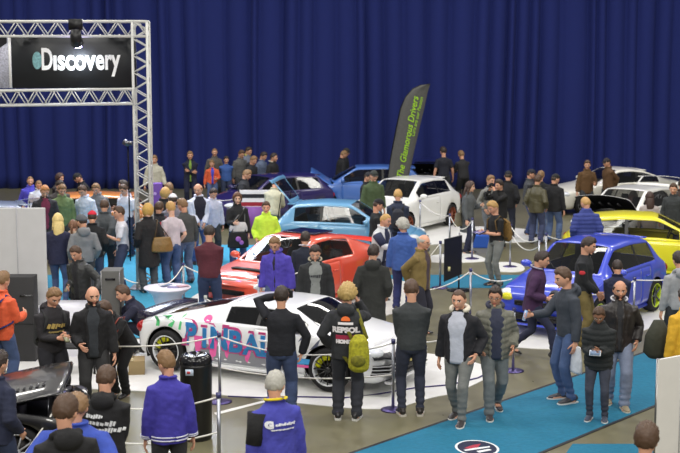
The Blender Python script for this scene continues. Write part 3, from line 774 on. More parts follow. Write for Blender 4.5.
def car_decal(cr, txt, x, z, size, col, sg=-1, name='graffiti', mesh=None, bold=0, shear=0, off=.008):
    """lettering on the side of a car, following its surface (sg=-1: right side of the car)"""
    root, bvh, D = cr; me = mesh or text_mesh(txt, size, shear, .002, bold)
    co = getco(me).copy(); out = np.empty_like(co)
    for i, (a, b, q) in enumerate(co):
        xx = x + a * (1 if sg < 0 else -1); zz = z + b; hit = bvh.ray_cast(V((xx, sg * 3, zz)), V((0, -sg, 0)))[0]
        y = hit.y if hit is not None and abs(hit.y) > D['hw'] * .6 else sg * D['hw'] * .99
        out[i] = (xx, y + sg * (off + abs(q)), zz)
    setco(me, out); return link(name, me, mat(col, 'plain', .4), root)
def blob_mesh(pts, sub=.06):
    bm = bmesh.new(); vs = [bm.verts.new((x, y, 0)) for x, y in pts]; bm.faces.new(vs)
    bmesh.ops.triangulate(bm, faces=bm.faces[:])
    for _ in range(3):
        es = [e for e in bm.edges if e.calc_length() > sub * 2]
        if not es: break
        bmesh.ops.subdivide_edges(bm, edges=es, cuts=1, use_grid_fill=False); bmesh.ops.triangulate(bm, faces=bm.faces[:])
    me = bpy.data.meshes.new('blob'); bm.to_mesh(me); bm.free(); return me

def front_band(cr, y0, y1, zlo, zhi, col, name, off=.012, n=18, m=5, kind='gloss', rough=.35):
    """panel wrapped round the nose of a car; zlo, zhi may be functions of y"""
    root, bvh, D = cr; vs = []; fs = []
    for lay in (off, off - .02):
        for i in range(n + 1):
            y = y0 + (y1 - y0) * i / n; a, b = (zlo(y) if callable(zlo) else zlo), (zhi(y) if callable(zhi) else zhi)
            for j in range(m + 1):
                z = a + (b - a) * j / m; h = bvh.ray_cast(V((D['fx'] + 1, y, z)), V((-1, 0, 0))); x = h[0].x if h[0] is not None else D['fx']
                nrm = h[1] if h[0] is not None else V((1, 0, 0)); nrm = nrm if nrm.x > 0 else -nrm
                vs.append(V((x, y, z)) + nrm * lay)
    q = (n + 1) * (m + 1)
    for i in range(n):
        for j in range(m):
            a = i * (m + 1) + j; fs.append((a, a + m + 1, a + m + 2, a + 1)); fs.append((q + a, q + a + 1, q + a + m + 2, q + a + m + 1))
    for i in range(n):
        for j in (0, m): a = i * (m + 1) + j; fs.append((a, a + m + 1, q + a + m + 1, q + a))
    for j in range(m):
        for i in (0, n): a = i * (m + 1) + j; fs.append((a, a + 1, q + a + 1, q + a))
    return MB().add(vs, fs).build(name, mat(col, kind, rough), root)
# ================================================================ setting
def struct(o): o['kind'] = 'structure'; return o
fm = bpy.data.materials.new('concrete_floor'); fm.use_nodes = True
nt = fm.node_tree; N = nt.nodes; Lk = nt.links; b = N['Principled BSDF']
tc = N.new('ShaderNodeTexCoord'); n1 = N.new('ShaderNodeTexNoise'); n1.inputs['Scale'].default_value = .35; n1.inputs['Detail'].default_value = 8
n2 = N.new('ShaderNodeTexNoise'); n2.inputs['Scale'].default_value = 6; n2.inputs['Detail'].default_value = 6
mp = N.new('ShaderNodeMapping'); mp.inputs['Scale'].default_value = (1, .5, 1)
Lk.new(tc.outputs['Object'], mp.inputs['Vector']); Lk.new(mp.outputs['Vector'], n1.inputs['Vector']); Lk.new(mp.outputs['Vector'], n2.inputs['Vector'])
ad = N.new('ShaderNodeMath'); ad.operation = 'MULTIPLY_ADD'; ad.inputs[1].default_value = .5
Lk.new(n2.outputs['Fac'], ad.inputs[0]); Lk.new(n1.outputs['Fac'], ad.inputs[2])
cr = N.new('ShaderNodeValToRGB'); cr.color_ramp.elements[0].position = .45; cr.color_ramp.elements[1].position = 1.0
cr.color_ramp.elements[0].color = srgb((92, 88, 68)); cr.color_ramp.elements[1].color = srgb((124, 120, 94))
Lk.new(ad.outputs[0], cr.inputs[0]); Lk.new(cr.outputs[0], b.inputs['Base Color'])
mr = N.new('ShaderNodeMapRange'); mr.inputs[3].default_value = .22; mr.inputs[4].default_value = .42
Lk.new(n2.outputs['Fac'], mr.inputs[0]); Lk.new(mr.outputs[0], b.inputs['Roughness'])
struct(MB().add([(-26, 4, 0), (30, 4, 0), (30, 50, 0), (-26, 50, 0)], [(0, 1, 2, 3)]).build('floor', fm, smooth=False))
def flat(pts, z0, z1):
    n = len(pts); bm = [(x, y, z0) for x, y in pts] + [(x, y, z1) for x, y in pts]
    return MB().add(bm, [tuple(range(n, 2 * n)), tuple(range(n - 1, -1, -1))] + [(i, (i + 1) % n, n + (i + 1) % n, n + i) for i in range(n)])
def gp(*pp): return [(G(x, y).x, G(x, y).y) for x, y in pp]
BLUE = (20, 106, 136)
carpet = mat(BLUE, 'fabric', .95)
def mk(name, pts, z0, z1, m, label, cat, group=None):
    o = flat(pts, z0, z1).build(name, m, smooth=False); return tag(o, label, cat, group)
y1, y2 = G(340, 288).y, G(340, 275).y
mk('carpet_runner', [(-9, y1), (14, y1), (14, y2), (-9, y2)], 0, .004, carpet, 'blue carpet strip crossing the hall behind the dark display board', 'carpet', 'blue carpet runners')
A0, A1 = G(300, 471), G(720, 326.5); B0, B1 = G(480, 478.5), G(740, 371)
dg = mk('carpet_runner', [(B0.x, B0.y), (B1.x, B1.y), (A1.x, A1.y), (A0.x, A0.y)], .001, .007, carpet, 'wide diagonal blue carpet under the men walking at the front right', 'carpet', 'blue carpet runners')
for P0, P1, in ((A0, A1), (B0, B1)):
    d = (P1 - P0).normalized(); nrm = V((-d.y, d.x, 0)) * .025
    flat([((P0 - nrm).x, (P0 - nrm).y), ((P1 - nrm).x, (P1 - nrm).y), ((P1 + nrm).x, (P1 + nrm).y), ((P0 + nrm).x, (P0 + nrm).y)], .0035, .0085).build('edge_tape', mat((30, 32, 38), 'plain'), dg, smooth=False)
yy1, yy2 = G(600, 470).y, G(600, 444).y
mk('carpet_runner', [(G(538, 444).x, yy1 - .1), (3.9, yy1 - .1), (3.9, yy2), (G(572, 443).x, yy2), ], 0, .003, carpet, 'blue carpet edge meeting the bottom of the photo beside the white panel', 'carpet', 'blue carpet runners')
mk('carpet_runner', gp((62, 245), (262, 245), (262, 300), (150, 338), (52, 338)), 0, .0045, mat((58, 150, 186), 'fabric', .95), 'bright blue carpet under the crowd behind the white round table', 'carpet', 'blue carpet runners')
wm = mat((226, 226, 222), 'plain', .35)
def smooth_poly(pts, it=3):
    for _ in range(it):
        q = []
        for i in range(len(pts)):
            a, b_ = pts[i], pts[(i + 1) % len(pts)]
            q += [(a[0] * .75 + b_[0] * .25, a[1] * .75 + b_[1] * .25), (a[0] * .25 + b_[0] * .75, a[1] * .25 + b_[1] * .75)]
        pts = q
    return pts
WZ = [.008]
def wmat(pp, label, z=None):
    WZ[0] += .0007; z = WZ[0]
    return mk('display_platform', smooth_poly(gp(*pp)), 0, z, wm, label, 'platform', 'white display platforms')
wmat([(0, 352), (12, 350), (130, 338), (300, 340), (420, 352), (478, 362), (497, 374), (455, 394), (430, 398), (388, 412), (300, 404), (215, 394), (150, 392), (108, 390), (60, 388), (0, 372)], 'white curved floor platform under the graffiti covered white coupe')
wmat([(476, 322), (560, 296), (640, 293), (678, 297), (676, 315), (640, 334), (578, 350), (520, 349), (480, 342)], 'white floor platform under the blue hatchback on the right')
wmat([(330, 222), (470, 218), (474, 232), (462, 243), (400, 247), (330, 243)], 'white floor platform under the white hatchback beside the feather flag')
wmat([(424, 256), (468, 252), (492, 261), (470, 263), (424, 263)], 'small white floor area behind the dark display board')
wmat([(400, 228), (520, 226), (560, 240), (500, 244), (400, 240)], 'white floor area under the woman with the grey cardigan')
wmat([(180, 300), (230, 282), (390, 276), (425, 290), (410, 312), (300, 334), (200, 326)], 'white floor platform under the orange red coupe')
wmat([(484, 263), (520, 262), (528, 273), (490, 272)], 'small white floor patch left of the blue hatchback')
mk('floor_line', gp((214, 413), (264, 400.5), (266, 402), (216, 415)), 0, .003, wm, 'thin white painted line on the concrete beside the black bin', 'floor line')
# pleated curtain at the back
YC = 47.0; xs = []; x = -20.0
cv = MB(); r3 = random.Random(3)
nodes = []; x = -20.5
while x < 21:
    w = r3.choice([.3, .45, .6, .8, 1.0]) * r3.uniform(.8, 1.15); d = r3.uniform(.14, .34); nodes.append((x, w, d)); x += w
for (x0, w, d) in nodes:
    for k in range(10): t = k / 10; xs.append((x0 + w * t, d * (1 - abs(math.sin(math.pi * t)) ** .7)))
nx = len(xs); zs = np.linspace(0, 12.5, 26); vs = []
for z in zs:
    for (xx, dy) in xs:
        vs.append((xx + .05 * math.sin(z * .35 + xx * .8), YC + dy * (1 + .15 * math.sin(z * .5 + xx)) + .06 * math.sin(xx * .9 + z * .12) , z))
cv.add(vs, [(j * nx + i, j * nx + i + 1, (j + 1) * nx + i + 1, (j + 1) * nx + i) for j in range(len(zs) - 1) for i in range(nx - 1)])
cm = mat((18, 33, 102), 'cloth', .9)
cur = cv.build('stage_curtain', cm); tag(cur, 'tall pleated dark blue curtain hanging across the whole back of the hall', 'curtain')
so = cur.modifiers.new('thick', 'SOLIDIFY'); so.thickness = .02; so.offset = 1

# ---------------------------------------------------------------- truss gate with banner
tm = mat((205, 205, 202), 'gloss', .4); YT = G(142, 288).y; sT = FPX / YT * 1.0
def tx(px, py=100): return PY(px, py, YT).x
def tz_(py): return PY(142, py, YT).z
def truss(mb, p0, p1, s1, s2, w, step, ends=True):
    """square lattice girder from p0 to p1; s1, s2 are its cross directions"""
    p0, p1, s1, s2 = V(p0), V(p1), V(s1).normalized(), V(s2).normalized(); L = (p1 - p0).length; n = max(2, int(round(L / step))); h = w / 2
    cs = [s1 * a * h + s2 * b * h for a, b in ((-1, -1), (1, -1), (1, 1), (-1, 1))]
    for c in cs: mb.tube([p0 + c, p1 + c], .027, 8)
    for q in range(4):
        a, b_ = (cs[q], cs[(q + 1) % 4]) if q < 2 else (cs[(q + 1) % 4], cs[q])
        for i in range(n):
            u0, u1 = p0.lerp(p1, i / n), p0.lerp(p1, (i + 1) / n); um = (u0 + u1) / 2
            mb.tube([u0 + a, um + b_], .012, 6); mb.tube([um + b_, u1 + a], .012, 6)
        for u in (p0, p1): mb.tube([u + a, u + b_], .02, 6)
g = thing('truss_gate', 'silver lattice truss gate holding the black banner at the left', 'truss', (tx(142), YT, 0))
O = V((tx(142), YT, 0)); w = .30; zt = tz_(29) ; zb = tz_(95)
m = MB(); truss(m, (0, 0, .03), (0, 0, zt + .15), (1, 0, 0), (0, 1, 0), w, .34); m.build('truss_post', tm, g)
m = MB(); truss(m, (-5.6, 0, zt), (.15, 0, zt), (0, 1, 0), (0, 0, 1), w, .42); m.build('truss_beam', tm, g)
m = MB(); truss(m, (-5.6, -.10, zb - .10), (-.15, -.10, zb - .02), (0, 1, 0), (0, 0, 1), w, .36); m.build('truss_beam', tm, g)
m = MB(); m.box((0, 0, .015), (.6, .6, .03)); m.build('base_plate', mat((150, 150, 152), 'metal', .4), g, bevel=.005)
m = MB(); truss(m, (-5.45, 0, .03), (-5.45, 0, zt), (1, 0, 0), (0, 1, 0), w, .34); m.build('truss_post', tm, g)
m = MB(); m.box((-5.45, 0, .015), (.6, .6, .03)); m.build('base_plate', mat((150, 150, 152), 'metal', .4), g, bevel=.005)
# banner
zc0, zc1 = tz_(88), tz_(37.5); xb0, xb1 = tx(13), tx(137) + .0
ban = thing('banner', 'black banner with large white Discovery lettering hung in the truss gate', 'banner', (0, YT, 0))
MB().box(((xb0 + xb1) / 2, 0, (zc0 + zc1) / 2), (xb1 - xb0, .02, zc1 - zc0)).build('banner_sheet', mat((34, 36, 40), 'plain', .5), ban)
t = text_mesh('D', 1.0, 0, .004, .012); 
def ztext(txt, px, py, hgt_px, parent, col, name='lettering', bold=.012, wfac=1.0, kind='emitless'):
    me = text_mesh(txt, 1.0, 0, .004, bold); co = getco(me); h = co[:, 1].max() - co[:, 1].min()
    return me
white = mat((245, 245, 245), 'plain', .5)
def place_text(txt, px0, px1, pybase, pytop, parent, m_, name, bold=.01, y=-.02, refcap=.729):
    me = text_mesh(txt, 1.0, 0, .004, bold, 'LEFT'); co = getco(me).copy(); x0, x1 = co[:, 0].min(), co[:, 0].max()
    X0, X1 = tx(px0), tx(px1); Z0, Z1 = tz_(pybase), tz_(pytop)
    cap = refcap; sz = (Z1 - Z0) / cap; base = -.35 + .0
    yb = text_base(txt, bold)
    out = np.stack([X0 + (co[:, 0] - x0) * (X1 - X0) / (x1 - x0), y - co[:, 2], Z0 + (co[:, 1] - yb) * sz], 1)
    setco(me, out); return link(name, me, m_, parent)
def text_base(txt, bold):
    ref = text_mesh('x' , 1.0, 0, .004, bold, 'LEFT'); a = getco(ref)[:, 1].min()
    full = text_mesh(txt, 1.0, 0, .004, bold, 'LEFT'); lo = getco(full)[:, 1]
    if any(c in txt for c in 'yp'):
        # descender below the base line
        one = text_mesh('y', 1.0, 0, .004, bold, 'LEFT'); ox = text_mesh('yx', 1.0, 0, .004, bold, 'LEFT')
        return lo.min() + .205
    return lo.min()
place_text('D', 43, 54, 70, 49, ban, white, 'lettering', .026, refcap=.70)
place_text('ISCOV'.lower().replace('i', '\u0131'), 54.8, 97, 70.5, 50, ban, white, 'lettering', .028, refcap=.70)
place_text('ery', 97, 121.5, 70.5, 50, ban, white, 'lettering', .028, refcap=.70)
gm_ = MB().ell((tx(38.5), -.01, tz_(60.5)), (.10, .012, .18), nu=24, nv=16)
gl = gm_.build('globe_emblem', mat((120, 165, 170), 'camo', .5), ban)
ey = MB()
for i in range(13): ey.ell((tx(16) + i * (xb1 - xb0 - .2) / 12, 0, zc1 + .04), (.02, .012, .03), nu=8, nv=6)
for i in range(13): ey.ell((tx(16) + i * (xb1 - xb0 - .2) / 12, 0, zc0 - .04), (.02, .012, .03), nu=8, nv=6)
ey.build('eyelet_ties', mat((220, 220, 220), 'plain'), ban)
b2 = thing('banner', 'narrow white and grey patterned banner at the left edge of the truss', 'banner', (0, YT, 0))
MB().box((tx(13) - .45 - .06, 0, (zc0 + zc1) / 2), (.9, .02, zc1 - zc0)).build('banner_sheet', mat((175, 176, 190), 'camo', .5), b2)
MB().box((tx(13) - .03, -.015, (zc0 + zc1) / 2), (.05, .03, zc1 - zc0)).build('banner_border', white, b2)
MB().add([(tx(-10), -.012, zc1), (tx(9), -.012, zc1), (tx(9), -.012, tz_(43)), (tx(-10), -.012, tz_(56)), (tx(-10), -.016, zc1), (tx(9), -.016, zc1), (tx(9), -.016, tz_(43)), (tx(-10), -.016, tz_(56))],
         [(0, 1, 2, 3), (7, 6, 5, 4), (0, 4, 5, 1), (2, 6, 7, 3), (1, 5, 6, 2), (0, 3, 7, 4)]).build('banner_corner', mat((30, 28, 34), 'plain'), b2, smooth=False)
# lamp on the truss
lp = V((tx(83), YT - .55, tz_(30)))
lt = thing('stage_light', 'black stage spotlight clamped on the top truss beam, shining on the banner', 'light', tuple(lp))
MB().tube([(0, 0, 0), (0, .0, -.17), (0, .10, -.28)], [(.10, .10), (.12, .12), (.13, .13)], 14).build('lamp_body', mat((20, 20, 24), 'plain', .4), lt)
MB().box((0, .25, .18), (.10, .5, .05)).box((0, 0, .10), (.28, .05, .22)).build('yoke', mat((20, 20, 24), 'plain', .4), lt)
MB().ell((0, .13, -.32), (.09, .08, .05), Matrix.Rotation(-.4, 3, 'X')).build('lamp_lens', mat((200, 190, 255), 'emit', None, 30), lt)
def light(kind, name, loc, tgt, power, col, size=1, sy=None, spot=None):
    d = bpy.data.lights.new(name, kind); d.energy = power; d.color = col
    if kind == 'AREA': d.size = size; d.shape = 'RECTANGLE'; d.size_y = sy or size
    elif kind == 'SPOT': d.spot_size = R(spot); d.spot_blend = .9; d.shadow_soft_size = size
    else: d.shadow_soft_size = size
    o = bpy.data.objects.new(name, d); COL.objects.link(o); o.location = loc
    o.rotation_euler = (V(tgt) - V(loc)).to_track_quat('-Z', 'Y').to_euler(); return o
light('SPOT', 'banner_spot', lp + V((0, .1, -.36)), (tx(80), YT, tz_(62)), 130, (.85, .95, 1), .05, spot=110)
# white crowd-side lamp glare lights the tower from the left (stage lamps of the booth behind it)
light('AREA', 'booth_light', (tx(120), YT + 6, 6.5), (tx(110), YT + 3.5, .5), 420, (.78, .85, 1), 2.5, 1.5)
# hall lamps; the row behind the camera is added as frontal fill
for x in (-14, -5, 5, 14):
    for y in (-3, 8, 18, 28, 38):
        light('AREA', 'hall_and_fill_lamp', (x, y, 13), (x, y + (.01 if y > 0 else 8), 0), 560 if y > 0 else 900, (1.0, .97, .90), 3.2, 2.4)
for x, y in ((-9, 12), (-3, 14), (3, 16), (8, 22), (-6, 26), (2, 30), (9, 36)):
    light('SPOT', 'violet_lamp', (x, y + 6, 11), (x, y + 3, 0), 380, (.45, .32, 1), .35, spot=75)
W_ = bpy.data.worlds.new('hall'); SC.world = W_; W_.use_nodes = True
W_.node_tree.nodes['Background'].inputs[0].default_value = (.92, .90, .88, 1); W_.node_tree.nodes['Background'].inputs[1].default_value = .30
SC.view_settings.view_transform = 'Standard'; SC.view_settings.look = 'None'; SC.view_settings.gamma = 1; SC.view_settings.exposure = -.17
# ================================================================ cars in the hall
def mid(px, py): return G(px, py)
Rw, Fw = G(166, 372), G(327, 393); ang = math.atan2(Fw.y - Rw.y, Fw.x - Rw.x); a1 = -90 - math.degrees(ang)
dirv = (Fw - Rw).normalized(); lft = V((-dirv.y, dirv.x, 0)); wbs = (Fw - Rw).length
Wc = 1.76; Lc = 4.34; foc = .90
cen = Fw + lft * (Wc / 2 - .02) + dirv * foc - dirv * (Lc / 2)
S1 = car('sports_coupe', 'white sports coupe with blue and pink graffiti lettering along its side', 'car', cen, a1, (228, 230, 232), L=Lc, W=Wc, H=1.18, wb=wbs, belt=.82, nose=.63, xw=1.12, xh=.58, xr=-.48, xd=-1.80, tz=.77, swr=False, rh=.07, wr=.325,
         rim=(22, 22, 24), ring=(215, 218, 222), rimstyle=12, fo=foc, caliper=(225, 225, 20), arch=.375, spoiler=((30, 28, 52), .05), glass_a=.88, mirror_col=(20, 20, 26), bumper_dark=False)
BL, PK, GR, GN = (72, 160, 222), (226, 92, 160), (128, 130, 138), (84, 190, 120)
car_decal(S1, None, 0, 0, 1, GR, mesh=blob_mesh([(-1.02, .24), (.62, .24), (.70, .40), (.5, .50), (.1, .47), (-.3, .52), (-.7, .49), (-.95, .56), (-1.02, .4)]), name='grey_graffiti_patch', off=.004)
for i, (x0, x1, z0, z1) in enumerate(((-.98, -.90, .34, .62), (-.72, -.62, .30, .6), (-.45, -.38, .36, .6), (-.1, -.02, .33, .55), (.3, .38, .3, .56))):
    car_decal(S1, None, 0, 0, 1, PK, mesh=blob_mesh([(x0, z0), (x0 + .03, z0 - .04), (x1, z0 + .05), (x1 + .05, z1), (x0 - .03, z1)]), name='pink_drip', off=.006)
lets = [('P', -1.08, .62, .44), ('I', -.82, .58, .40), ('N', -.56, .60, .44), ('B', -.27, .58, .44), ('A', .02, .56, .42), ('L', .26, .56, .42), ('L', .47, .55, .42)]
for c, x_, z_, s_ in lets:
    car_decal(S1, c, x_ - .018, z_ + .012, s_ * 1.06, PK, name='lettering_outline', bold=.040, off=.007)
    car_decal(S1, c, x_, z_, s_, BL, name='lettering', bold=.018, off=.011)
car_decal(S1, None, -.80, .88, 1, PK, mesh=blob_mesh([(.075 * math.cos(t), .055 * math.sin(t)) for t in np.linspace(0, 6.0, 14)]), name='pink_dot', off=.007)
for pts in ([(-1.72, .70), (-1.66, .70), (-1.66, .86), (-1.72, .86)], [(-1.60, .83), (-1.46, .80), (-1.44, .84), (-1.58, .88)], [(-1.50, .72), (-1.42, .70), (-1.38, .80), (-1.46, .82)], [(-1.30, .68), (-1.26, .68), (-1.24, .90), (-1.28, .92)]):
    car_decal(S1, None, 0, 0, 1, GN, mesh=blob_mesh(pts), name='green_graffiti_mark', off=.006)
for pts in ([(1.0, .60), (1.12, .66), (1.16, .78), (1.10, .72)], [(1.25, .72), (1.33, .66), (1.36, .74)], [(.8, .70), (.92, .78), (.86, .80)], [(1.7, .55), (1.82, .5), (1.85, .6)]):
    car_decal(S1, None, 0, 0, 1, (80, 84, 104), mesh=blob_mesh(pts), name='dark_graffiti_mark', off=.006)
car_decal(S1, None, 0, 0, 1, BL, mesh=blob_mesh([(.62, .36), (.98, .38), (1.0, .46), (.72, .46), (.70, .74), (.60, .74)]), name='blue_graffiti_stripe', off=.006)
car_decal(S1, None, 0, 0, 1, PK, mesh=blob_mesh([(.60, .31), (.98, .33), (.98, .37), (.66, .36)]), name='pink_graffiti_stripe', off=.009)

hwS = S1[2]['hw']
for sg in (-1, 1):
    ys = (sg * hwS * .92, sg * hwS * .30)
    front_band(S1, ys[0], ys[1], .30, lambda y: .50 - .05 * (abs(y) / hwS), BLK, 'side_intake')
    for k in range(3): front_band(S1, ys[0], ys[1], .335 + .05 * k, .347 + .05 * k, (200, 202, 206), 'intake_slat', .026, m=1)
    front_band(S1, sg * hwS * .91, sg * hwS * .60, lambda y: .535, lambda y: .60, (40, 42, 48), 'headlight_glass', .03, m=3)
front_band(S1, -hwS * .26, hwS * .26, .24, .54, BLK, 'centre_grille')
front_band(S1, -hwS * .74, hwS * .74, .245, .27, BLK, 'front_splitter', .045, m=2)
O2 = car('coupe', 'orange red coupe with open vent in the bonnet and no cover, facing left', 'car', G(297, 303), 36, (222, 82, 58), L=4.25, W=1.76, H=1.38, wb=2.6, belt=.88, nose=.68, xw=1.0, xh=.22, xr=-.80, xd=-1.75, tz=.94, rh=.09, swr=False, plate=False,
         spoiler=((214, 60, 44), .10), glass_a=.5, interior=(90, 95, 85), rim=(190, 190, 190))
O2[0]['label'] = 'orange red coupe with a black slot in its bonnet, beside the maroon sweater man'
MB().box((1.50, .05, .868), (.14, .80, .03)).build('bonnet_vent', mat(BLK, 'plain'), O2[0], bevel=.01)
MB().box((-.35, 0, 1.385), (.62, .80, .025)).build('sunroof', mat((24, 28, 60), 'gloss'), O2[0], bevel=.01)
C3 = car('hatchback', 'light blue small hatchback with raised tailgate behind the orange red coupe', 'car', G(348, 259), -80, (104, 160, 200), L=3.75, W=1.6, H=1.42, wb=2.4, belt=.90, nose=.66, xw=.85, xh=.15, xr=-1.25, xd=-1.7, tz=.80, hatch_open=97, glass_a=.55, roof_col=None)
C4 = car('hatchback', 'white hatchback in front of the leaning feather flag', 'car', G(404, 229), 32, (232, 232, 228), L=4.1, W=1.74, H=1.44, wb=2.55, belt=.93, nose=.70, xw=.90, xh=.2, xr=-1.35, xd=-1.8, tz=.90, rim=(150, 84, 60), hatch_open=0)
C5 = car('hatchback', 'dark violet hatchback behind the light blue hatchback', 'car', G(268, 222), 52, (34, 24, 84), L=3.9, W=1.65, H=1.40, wb=2.45, belt=.9, nose=.68, interior=(90, 30, 60))
C6 = car('hatchback', 'blue hatchback with its bonnet raised against the curtain', 'car', G(364, 209.5), 90, (70, 112, 190), L=4.0, W=1.65, H=1.42, wb=2.5, bonnet_open=46)
C7 = car('hatchback', 'dark navy car with bonnet raised between the flag and the man in black t-shirt', 'car', G(430, 198), 10, (20, 28, 84), L=3.7, W=1.65, H=1.30, wb=2.5, bonnet_open=58)
# blue hatchback right
Rw, Fw = G(653, 313), G(599, 334.5); d = (Fw - Rw).normalized(); a8 = math.degrees(math.atan2(-d.x, -d.y)); rt = V((d.y, -d.x, 0))
cen = Fw + rt * (.84) + d * .80 - d * 2.0
C8 = car('hatchback', 'bright blue hatchback with lime ringed wheels on the right', 'car', cen, a8, (54, 74, 200), L=4.0, W=1.72, H=1.46, wb=2.5, belt=.92, nose=.70, xw=.86, xh=.22, xr=-1.40, xd=-1.80, tz=.90, ring=(190, 215, 50), rim=(70, 74, 80), rimstyle=5, doors=2, interior=(40, 60, 50), glass_a=.7, plate=False)
MB().ell((1.90, -.60, .62), (.10, .14, .07)).build('yellow_headlight_tint', mat((205, 200, 40), 'gloss', .1), C8[0]); MB().ell((1.90, .60, .62), (.10, .14, .07)).build('yellow_headlight_tint', mat((205, 200, 40), 'gloss', .1), C8[0])
MB().box((1.99, 0, .19), (.18, 1.55, .035)).box((1.985, 0, .30), (.05, 1.3, .02)).build('front_splitter', mat((54, 74, 200), 'paint'), C8[0], bevel=.01)
C9 = car('hatchback', 'yellow hatchback at the right edge behind the blue hatchback', 'car', G(652, 275), -80, (236, 226, 24), L=4.0, W=1.70, H=1.40, wb=2.5, belt=.88, nose=.68, xw=.9, xh=.05, xr=-1.35, xd=-1.80, tz=.86, glass_a=.5)
C10 = car('hatchback', 'white hatchback with bonnet and tailgate raised on the right', 'car', G(629, 242), 38, (228, 228, 224), L=3.9, W=1.68, H=1.44, wb=2.5, belt=.92, nose=.68, bonnet_open=54, hatch_open=66, glass_a=.5)
C11 = car('coupe', 'white coupe close to the curtain behind the men in brown coats', 'car', G(610, 210.5), 72, (226, 224, 214), L=4.3, W=1.72, H=1.36, wb=2.6, belt=.88, nose=.66, xw=.9, xh=.1, xr=-.8, xd=-1.7, tz=.92)
C13 = car('hatchback', 'orange and brown car behind the crowd at the far left', 'car', G(77, 246), 80, (196, 122, 52), L=4.0, W=1.65, H=1.38, wb=2.5)
C14 = car('hatchback', 'silver grey car behind the white partition at the left edge', 'car', G(-42, 262), 70, (130, 140, 160), L=3.8, W=1.65, H=1.42, wb=2.5, hatch_open=52, glass_a=.4)
C15 = car('coupe', 'glossy black car with raised vented bonnet at the lower left', 'car', G(-80, 462), -97, (16, 16, 20), L=4.1, W=1.74, H=1.36, wb=2.5, belt=.88, nose=.66, xw=.80, xh=.1, bonnet_open=20, vents=True, lamp=(90, 90, 100))

# ================================================================ loose things
def post(px, py, label, h=1.0, top=(60, 60, 110)):
    p = G(px, py); r_ = thing('barrier_post', label, 'barrier post', tuple(p), 0, 'rope barrier posts')
    MB().lathe([(.17, 0), (.17, .012), (.12, .028), (.03, .04)], 24).build('base', mat((92, 84, 130), 'metal', .4), r_)
    MB().tube([(0, 0, .03), (0, 0, h - .05)], .022, 12).build('pole', mat((175, 178, 188), 'metal', .35), r_)
    MB().tube([(0, 0, h - .06), (0, 0, h)], [.030, .030], 12).build('pole_cap', mat(top, 'gloss'), r_)
    return p + V((0, 0, h - .05))
def rope(a, b, sag, label, r_=.011):
    pts = []
    for t in np.linspace(0, 1, 14): pts.append(a.lerp(b, t) - V((0, 0, 4 * sag * t * (1 - t))))
    o = MB().tube(pts, r_, 6).build('barrier_rope', mat((228, 226, 220), 'plain')); return tag(o, label, 'rope', 'white barrier ropes')
p1 = post(122, 328, 'barrier post beside the grey cabinet near the crouching man in navy')
p2 = post(184, 315, 'barrier post right behind the white round table')
p3 = post(206, 338, 'barrier post right behind the rear of the graffiti coupe', h=.75, top=(190, 195, 190))
p4 = post(220, 402, 'barrier post standing in front of the graffiti coupe rear door')
p4b = post(219.5, 476, 'barrier post in the bottom foreground right of the black bin')
p5 = post(259, 330, 'barrier post between maroon sweater man and the man in violet jacket')
p6 = post(238, 232, 'barrier post near the curtain beside the child in orange vest')
p7 = post(440, 288, 'barrier post left of the dark display board')
p8 = post(470, 322, 'barrier post with ropes behind the two walking men in parkas')
p9 = post(472, 259, 'barrier post left of the kneeling photographer')
p10 = post(449.5, 254, 'barrier post beside the rear wheel of the white hatchback')
p11 = post(510, 267, 'barrier post right of the photographer in black')
p12 = post(538.5, 283, 'nearer of two barrier posts by the men with jeans')
p12b = post(545.5, 278, 'farther of two barrier posts by the men with jeans')
p13 = post(633, 333, 'barrier post beside the blue hatchback rear door')
p14 = post(513, 371, 'barrier post right of the man in grey puffer jacket')
p15 = post(393, 410, 'barrier post right in front of the graffiti coupe headlight')
p16 = post(420, 237, 'barrier post in front of the white hatchback door')
p17 = post(66, 474, 'barrier post hidden behind the two boys at the lower left')
L0 = PY(-12, 340, p4.y + .3)
